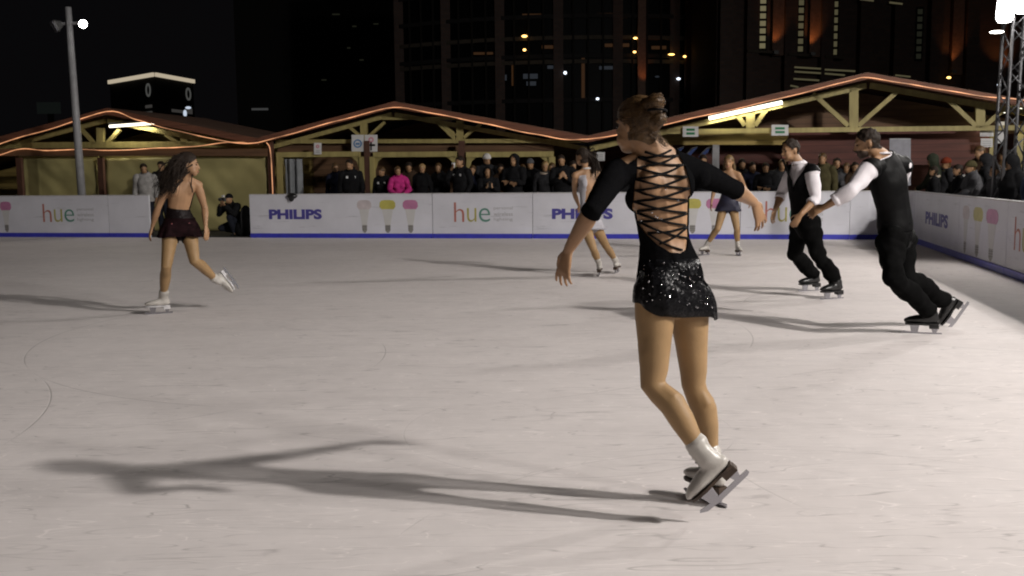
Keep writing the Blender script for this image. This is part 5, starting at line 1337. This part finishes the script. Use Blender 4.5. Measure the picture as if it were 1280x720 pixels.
# ------------------------------------------------------------------ spectators
def coatmat(n, c, bump=.4): return mat('cloth_' + n, c, .9, spec=.08, var=.25, vscale=12, bump=bump, bscale=18)
JEANS = coatmat('dark_trousers', (.018, .02, .028))
def spectator(px, top, off, coat, label, hair='hair_dark', hat=None, hood=None, pose='down', turn=0.0, male=True, along=None, girth=1.0, face_y=None, extra=None, skin='skin', scarf=None, ht=None):
    """stand a person behind the boards so that the top of the head shows at (px, top)"""
    if along is None:
        tp = Q(px, top, off); toc = -E2
    else:
        lo, hi = 0.0, 25.0
        for _ in range(40):
            md = (lo + hi) / 2
            if proj(RB(md, off, 1.5))[0] < px: lo = md
            else: hi = md
        tp = RB(lo, off, 0); q0 = P(px, top, tp.y); tp = V3((tp.x, tp.y, q0.z)); toc = -RN
    H_ = tp.z if ht is None else ht
    base = V3((tp.x, tp.y, tp.z - H_))
    k = H_ / 1.72 * (1.0)
    rj = random.Random(px * 31 + int(top)); turn += rj.uniform(-.35, .35)
    rot = Matrix.Rotation(turn, 3, 'Z'); fd = (rot @ toc).normalized(); lat = fd.cross(EZ)   # right-hand side
    def at(x, y, z): return base + lat * (x * k) + fd * (y * k) + EZ * (z * k)
    sw = .19 if male else .165
    J = dict(pelvis=at(0, 0, .93), waist=at(0, .01, 1.07), chest=at(0, 0, 1.27), neck=at(0, -.01, 1.46), head=at(0, .03, 1.61), face=fd + V3((0, 0, -.12)),
        shL=at(-sw, 0, 1.40), shR=at(sw, 0, 1.40), hipL=at(-.085, 0, .90), hipR=at(.085, 0, .90), knL=at(-.095, .02, .49), knR=at(.095, .02, .49), anL=at(-.10, -.02, .08), anR=at(.10, -.02, .08), toeL=fd + lat * -.15, toeR=fd + lat * .15)
    if pose == 'down': J.update(elL=at(-sw - .06, -.03, 1.12), elR=at(sw + .06, -.03, 1.12), wrL=at(-sw - .05, .08, .88), wrR=at(sw + .05, .08, .88))
    if pose == 'lean': J.update(elL=at(-sw - .08, .12, 1.15), elR=at(sw + .08, .12, 1.15), wrL=at(-.07, .32, 1.03), wrR=at(.09, .33, 1.03), haL=lat + fd * .3, haR=-lat + fd * .3)
    if pose == 'phone': J.update(elL=at(-sw - .04, .10, 1.14), elR=at(sw + .04, .10, 1.14), wrL=at(-.06, .28, 1.24), wrR=at(.06, .28, 1.24), haL=lat * .5 + EZ * .8, haR=-lat * .5 + EZ * .8, palmL=-fd, palmR=-fd)
    if pose == 'drink': J.update(elL=at(-sw - .06, -.03, 1.12), wrL=at(-sw - .02, .10, .92), elR=at(sw + .05, .20, 1.24), wrR=at(.10, .20, 1.46), haR=-lat * .6 + EZ * .7 + fd * .2)
    if pose == 'crossed': J.update(elL=at(-sw - .05, .06, 1.13), elR=at(sw + .05, .06, 1.13), wrL=at(.04, .21, 1.16), wrR=at(-.04, .23, 1.12), haL=lat, haR=-lat)
    tl = lat * rj.uniform(-.03, .03) + fd * rj.uniform(-.02, .03); J['head'] = J['head'] + tl; J['face'] = J['face'] + lat * rj.uniform(-.5, .5) + EZ * rj.uniform(-.3, .05); J['headup'] = EZ + lat * rj.uniform(-.15, .15)
    J['girth'] = girth * rj.uniform(.92, 1.12)
    if along is None and -.2 < 0: pass
    B = make_body(J, male, k, .018, 3)
    r = person(B, base, label, 'spectators watching behind the boards', M[skin])
    cm = coat if not isinstance(coat, str) else MATS['cloth_' + coat]
    f = field(B, upper=(-9, 9), fore=(-9, .93), top=(-9, 9), mid=(-9, 9), low=(-9, 9), hips=(-9, 9)); f = np.where(is_(B, 'thigh'), .22 - B.t, f); f = np.where(is_(B, 'neck'), .35 - B.t, f)
    o = mk('coat', shell(B, f, np.where(is_(B, 'fore', 'upper'), .022, .035), .022, 8, 6), cm, r, smooth=True); solid_o(o, .006)
    f = field(B, thigh=(-9, 9), shank=(-9, .97), hips=(-9, 9)); o = mk('trousers', shell(B, f, .014, .01, 9, 4), JEANS, r, smooth=True)
    for sd in 'LR': f = np.where(is_(B, 'foot_' + sd), .05, -1.0); mk('shoe', shell(B, f, .012, 0, 9, 2), M['black_boot'], r, smooth=True)
    if hood:
        f = np.where(is_(B, 'head', 'neck'), np.minimum(.035 + .02 * (B.hz > .02) - B.hy, B.hz + .14), -1); o = mk('hood', shell(B, f, .030, .008, 20, 4), MATS['cloth_' + hood], r, smooth=True); solid_o(o, .006)
    elif hat:
        f = np.where(is_(B, 'head'), np.minimum(B.hz - .015 - .25 * np.clip(B.hy, 0, 1) + .1 * np.clip(-B.hy, 0, 1), .2), -1); o = mk('woolly_hat', shell(B, f, .018, .005, 30, 2), MATS['cloth_' + hat], r, smooth=True); solid_o(o, .005)
        if hair: mk('hair', hair_cap(B, .010, .0, -.09, -.01), M[hair], r, smooth=True)
    elif hair:
        mk('hair', hair_cap(B, .014, .07, -.07 if male else -.12, .0), M[hair], r, smooth=True)
    if scarf:
        m = MB(); c = J['neck'] + EZ * .01; 
        loft(m, [c + (lat * math.cos(a) * .085 + fd * (math.sin(a) * .085)) * k - EZ * .02 * math.sin(a) for a in [2 * math.pi * i / 16 for i in range(17)]], [(.034 * k, .034 * k)] * 17, EZ, 8, False); mk('scarf', m, MATS['cloth_' + scarf], r, smooth=True)
    for s in (-1, 1):
        m = MB(); h = B.hf[3]; ellip(m, B.H(s * .031, .0785, 0), (B.hf[0] * .015 * h, B.hf[1] * .010 * h, B.hf[2] * .007 * h), 8, 5); mk('eye', m, M['eye'], r, smooth=True)
    if extra == 'badge':
        bv = BVHTree.FromPolygons([V3(v) for v in B.V], B.F); m = MB()
        for s in (-.09, .08):
            h = bv.ray_cast(at(s, 1, 1.33), -fd)
            if h[0]: box(m, h[0] + fd * .05, .045 * k, .006, .05 * k, (lat, fd, EZ))
        mk('badge', m, M['paper'], r)
    B.at = at; return r, B
for n_, c_ in (('black', (.010, .010, .011)), ('charcoal', (.022, .022, .024)), ('pale', (.30, .29, .28)), ('pink', (.42, .03, .17)), ('grey', (.07, .07, .075)), ('olive', (.06, .052, .025)), ('white', (.50, .48, .46)), ('navy', (.014, .016, .03)), ('rust', (.13, .025, .012)), ('green', (.03, .035, .024)), ('cream', (.30, .25, .20)), ('brown', (.045, .028, .018))): coatmat(n_, c_)

spectator(181, 205, .9, 'pale', 'young man in a pale sweater standing before the tarpaulin beyond the left boards', 'hair_dark', pose='down', turn=.2)
spectator(202, 202, 1.6, 'charcoal', 'person in dark clothes half hidden by the long hair of the left skater', 'hair_dark', turn=-.2)
spectator(438, 200, .9, 'black', 'man in a black jacket with two pale badges beside the doubled hut post', 'hair_dark', extra='badge', turn=.1)
spectator(478, 209, .7, 'black', 'short haired person in black left of the child in pink', 'hair_brown', male=False, extra='badge')
spectator(498, 208, .55, 'pink', 'child in a bright pink jacket leaning on the boards', 'hair_brown', pose='lean', male=False, turn=.35)
spectator(527, 205, .75, 'black', 'blond person in a long black coat right of the child in pink', 'hair_blond', male=False, pose='down')
rD, bD = spectator(576, 196, .6, 'black', 'dark haired man in black raising a cup to his mouth', 'hair_dark', pose='drink', turn=-.5, extra='badge')
spectator(608, 193, 1.3, 'charcoal', 'tall person in a white woolly hat behind the one holding a phone', None, hat='white')
rP, bP = spectator(610, 210, .6, 'black', 'person in a black hood looking down at a lit phone', None, hood='black', pose='phone')
spectator(643, 194, .8, 'black', 'tall hooded person in black with pale collar right of the phone user', None, hood='black', scarf='grey', pose='crossed')
spectator(680, 202, .7, 'charcoal', 'fair haired woman with a cream scarf left of the grey dressed skater', 'hair_blond', scarf='cream', male=False)
spectator(703, 194, .75, 'black', 'man in black with clasped hands just left of the grey dressed skater', 'hair_dark', pose='phone', turn=.2)
spectator(652, 206, 1.7, 'navy', 'person in navy standing in the second row under the middle hut', 'hair_brown')
spectator(879, 194, .8, 'charcoal', 'bareheaded man in charcoal just above the foreground sleeve', 'hair_dark', turn=.2)
spectator(856, 199, 1.4, 'navy', 'person in navy near the blue sleds behind the foreground shoulder', 'hair_brown', male=False)
spectator(940, 203, 1.2, 'navy', 'woman in dark navy between the navy dressed skater and the exit sign', 'hair_dark', male=False)
spectator(958, 204, .7, 'black', 'man in a black coat below the bright exit sign', 'hair_dark', pose='crossed')
spectator(1029, 192, .7, 'olive', 'man in an olive jacket right behind the tie wearing skater', 'hair_brown', turn=-.3)
spectator(1056, 204, .9, 'grey', 'woman in grey between the two men in waistcoats', 'hair_brown', male=False)
spectator(976, 200, 1.6, 'charcoal', 'tall person in charcoal in the second row left of the profile skater', 'hair_brown')
spectator(420, 204, 1.5, 'navy', 'woman in navy in the second row left of the badged man', 'hair_brown', male=False, turn=.3)
spectator(512, 203, 1.6, 'brown', 'person in brown in the second row behind the child in pink', 'hair_dark')
spectator(549, 204, 1.2, 'charcoal', 'woman in charcoal between the blond person and the drinking man', 'hair_brown', male=False, turn=-.3)
spectator(590, 207, .9, 'navy', 'child in navy right of the drinking man', 'hair_brown', male=False)
spectator(627, 205, 1.0, 'brown', 'woman in brown between the phone user and the tall hooded person', 'hair_dark', male=False, turn=.3)
spectator(664, 199, 1.2, 'black', 'man with a grey woolly hat left of the cream scarf', None, hat='grey')
spectator(691, 204, 1.7, 'grey', 'person in grey in the second row right of the cream scarf', 'hair_brown')
spectator(716, 201, 1.0, 'charcoal', 'woman in charcoal close behind the grey dressed skater', 'hair_dark', male=False)
spectator(774, 203, 1.0, 'black', 'person in black behind the face of the foreground skater', 'hair_dark')
spectator(926, 199, 1.5, 'black', 'tall man in black in the second row right of the navy dressed skater', 'hair_dark')
spectator(1010, 205, 1.1, 'black', 'woman in black right behind the neck of the profile skater', 'hair_brown', male=False)
spectator(1044, 198, 1.7, 'black', 'man in black in the second row right of the olive jacket', 'hair_dark')
spectator(1070, 203, .8, 'brown', 'woman in brown left of the bearded skater', 'hair_dark', male=False)
# along the right boards
spectator(1176, 188, 1.9, 'black', 'tall man in black standing behind the rust hat', 'hair_dark', along=1)
spectator(1206, 196, 1.5, 'navy', 'man in navy in the second row behind the olive cap', 'hair_dark', along=1)
spectator(1224, 190, 2.0, 'black', 'tall hooded person in black in the last row by the lattice tower', None, hood='black', along=1)
spectator(1258, 201, .9, 'brown', 'person in brown between the gloved person and the right edge', 'hair_brown', along=1)
spectator(1146, 184, 1.4, 'brown', 'ruddy faced man in brown beside the tall grey panel', 'hair_brown', along=1, turn=.4)
spectator(1157, 194, .55, 'green', 'person in a dark green hood beside the walking skater', None, hood='green', along=1, pose='lean')
spectator(1169, 208, .45, 'black', 'child with a cream scarf below the rust hat', 'hair_dark', along=1, scarf='cream', male=False)
spectator(1183, 198, .75, 'charcoal', 'person in a rust red woolly hat at the side boards', 'hair_brown', hat='rust', along=1, scarf='olive')
spectator(1199, 206, .5, 'black', 'person in black with a pale scarf right of the rust hat', 'hair_dark', along=1, scarf='pale', pose='lean', male=False)
spectator(1216, 202, .6, 'grey', 'person in a grey coat and olive cap leaning on the side boards', 'hair_brown', hat='olive', along=1, pose='lean', girth=1.15)
spectator(1234, 194, .95, 'charcoal', 'big person in a charcoal hood left of the lattice tower foot', None, hood='charcoal', along=1, girth=1.2)
spectator(1248, 206, .5, 'grey', 'person with grey hair and gloves bent over the side boards', 'hair_dark', along=1, pose='lean')
spectator(1268, 196, .55, 'black', 'large person in black at the right edge before the lattice tower', None, hood='black', along=1, girth=1.25)
spectator(1293, 196, .6, 'navy', 'person in navy just outside the right edge of the picture', 'hair_dark', along=1)
# things held
c_ = bD.H(.02, .16, -.06); m = MB(); cup = empty('paper_cup', c_ - EZ * .05, 'pale paper cup at the mouth of the drinking man', 'cup')
loft(m, [c_ - EZ * .05, c_ + EZ * .06], [.030, .042], E1, 14, False); mk('cup_body', m, M['paper'], cup, smooth=True)
m = MB(); loft(m, [c_ + EZ * .0605, c_ + EZ * .070], [.045, .043], E1, 14, False); mk('lid', m, M['greyp'], cup, smooth=True)
c_ = bP.at(0, .36, 1.30); ph = empty('phone', c_, 'lit phone in the hands of the hooded person', 'phone'); 
fdp = -E2; m = MB(); box(m, c_, .07, .009, .14, (E1, E2, EZ)); mk('case', m, M['black_boot'], ph); m = MB(); box(m, c_ + E2 * .006, .062, .002, .125, (E1, E2, EZ)); mk('screen', m, emat('screen_glow', (.8, .9, 1), 2), ph)
# crouching photographer in the opening
tp = Q(291, 252, .55); base = V3((tp.x, tp.y, 0)); fd = (-E2 + E1 * -.35).normalized(); lat = fd.cross(EZ)
def at(x, y, z): return base + lat * x + fd * y + EZ * z
J = dict(pelvis=at(0, -.08, .30), waist=at(0, -.06, .43), chest=at(0, .02, .60), neck=at(0, .06, .76), head=at(0, .12, .885), face=fd + EZ * .02, shL=at(-.18, .04, .71), shR=at(.18, .04, .71), elL=at(-.24, .22, .52), elR=at(.24, .22, .52), wrL=at(-.07, .32, .74), wrR=at(.08, .30, .76), haL=lat * .6 + EZ * .5, haR=-lat * .6 + EZ * .5,
    hipL=at(-.09, -.06, .28), hipR=at(.09, -.06, .28), knL=at(-.20, .33, .46), knR=at(.18, .25, .20), anL=at(-.16, .14, .09), anR=at(.14, -.18, .10), toeL=fd, toeR=fd + EZ * -.6)
B = make_body(J, True, .95, .016, 3)
pc = person(B, base, 'crouching photographer in dark clothes in the opening between the boards', None, M['skin'])
f = field(B, upper=(-9, 9), fore=(-9, .93), top=(-9, 9), mid=(-9, 9), low=(-9, 9), hips=(-9, 9)); mk('coat', shell(B, f, .03, .02, 8, 5), MATS['cloth_black'], pc, smooth=True)
f = field(B, thigh=(-9, 9), shank=(-9, .97)); mk('trousers', shell(B, f, .02, .01, 9, 4), JEANS, pc, smooth=True)
for sd in 'LR': f = np.where(is_(B, 'foot_' + sd), .05, -1.0); mk('shoe', shell(B, f, .012), M['black_boot'], pc, smooth=True)
f = np.where(is_(B, 'head'), np.minimum(B.hz - .02, .2), -1); mk('cap', shell(B, f, .016, .004, 30, 2), MATS['cloth_black'], pc, smooth=True)
c_ = at(0, .30, .875); ca = empty('camera', c_, 'dark camera held up by the crouching photographer', 'camera')
m = MB(); box(m, c_, .13, .06, .085, (lat, fd, EZ)); mk('camera_body', m, M['lamp_body'], ca); m = MB(); loft(m, [c_ + fd * .031, c_ + fd * .12], [.035, .04], EZ, 16, False); mk('lens_barrel', m, M['black_boot'], ca, smooth=True)
m = MB(); box(m, c_ + EZ * .075, .06, .04, .05, (lat, fd, EZ)); mk('flash', m, M['paper'], ca)
# dark bag beside him
q = Q(307, 262, .45); m = MB(); ellip(m, V3((q.x, q.y, .36)), (E1 * .16, E2 * .16, EZ * .38)); ellip(m, V3((q.x - .1, q.y, .18)), (E1 * .2, E2 * .18, EZ * .2)); V, Fc, _ = remesh(m, .02, 2)
bagp = empty('rucksack', V3((q.x, q.y, 0)), 'black rucksack standing against the end of the boards by the photographer', 'rucksack'); mk('bag_body', (V, Fc), MATS['cloth_black'], bagp, smooth=True)
m = MB(); tube(m, [V3((q.x - .05, q.y - .14, .66)), V3((q.x - .06, q.y - .2, .5)), V3((q.x - .06, q.y - .19, .2))], .018, 6); mk('strap', m, MATS['cloth_charcoal'], bagp, smooth=True)
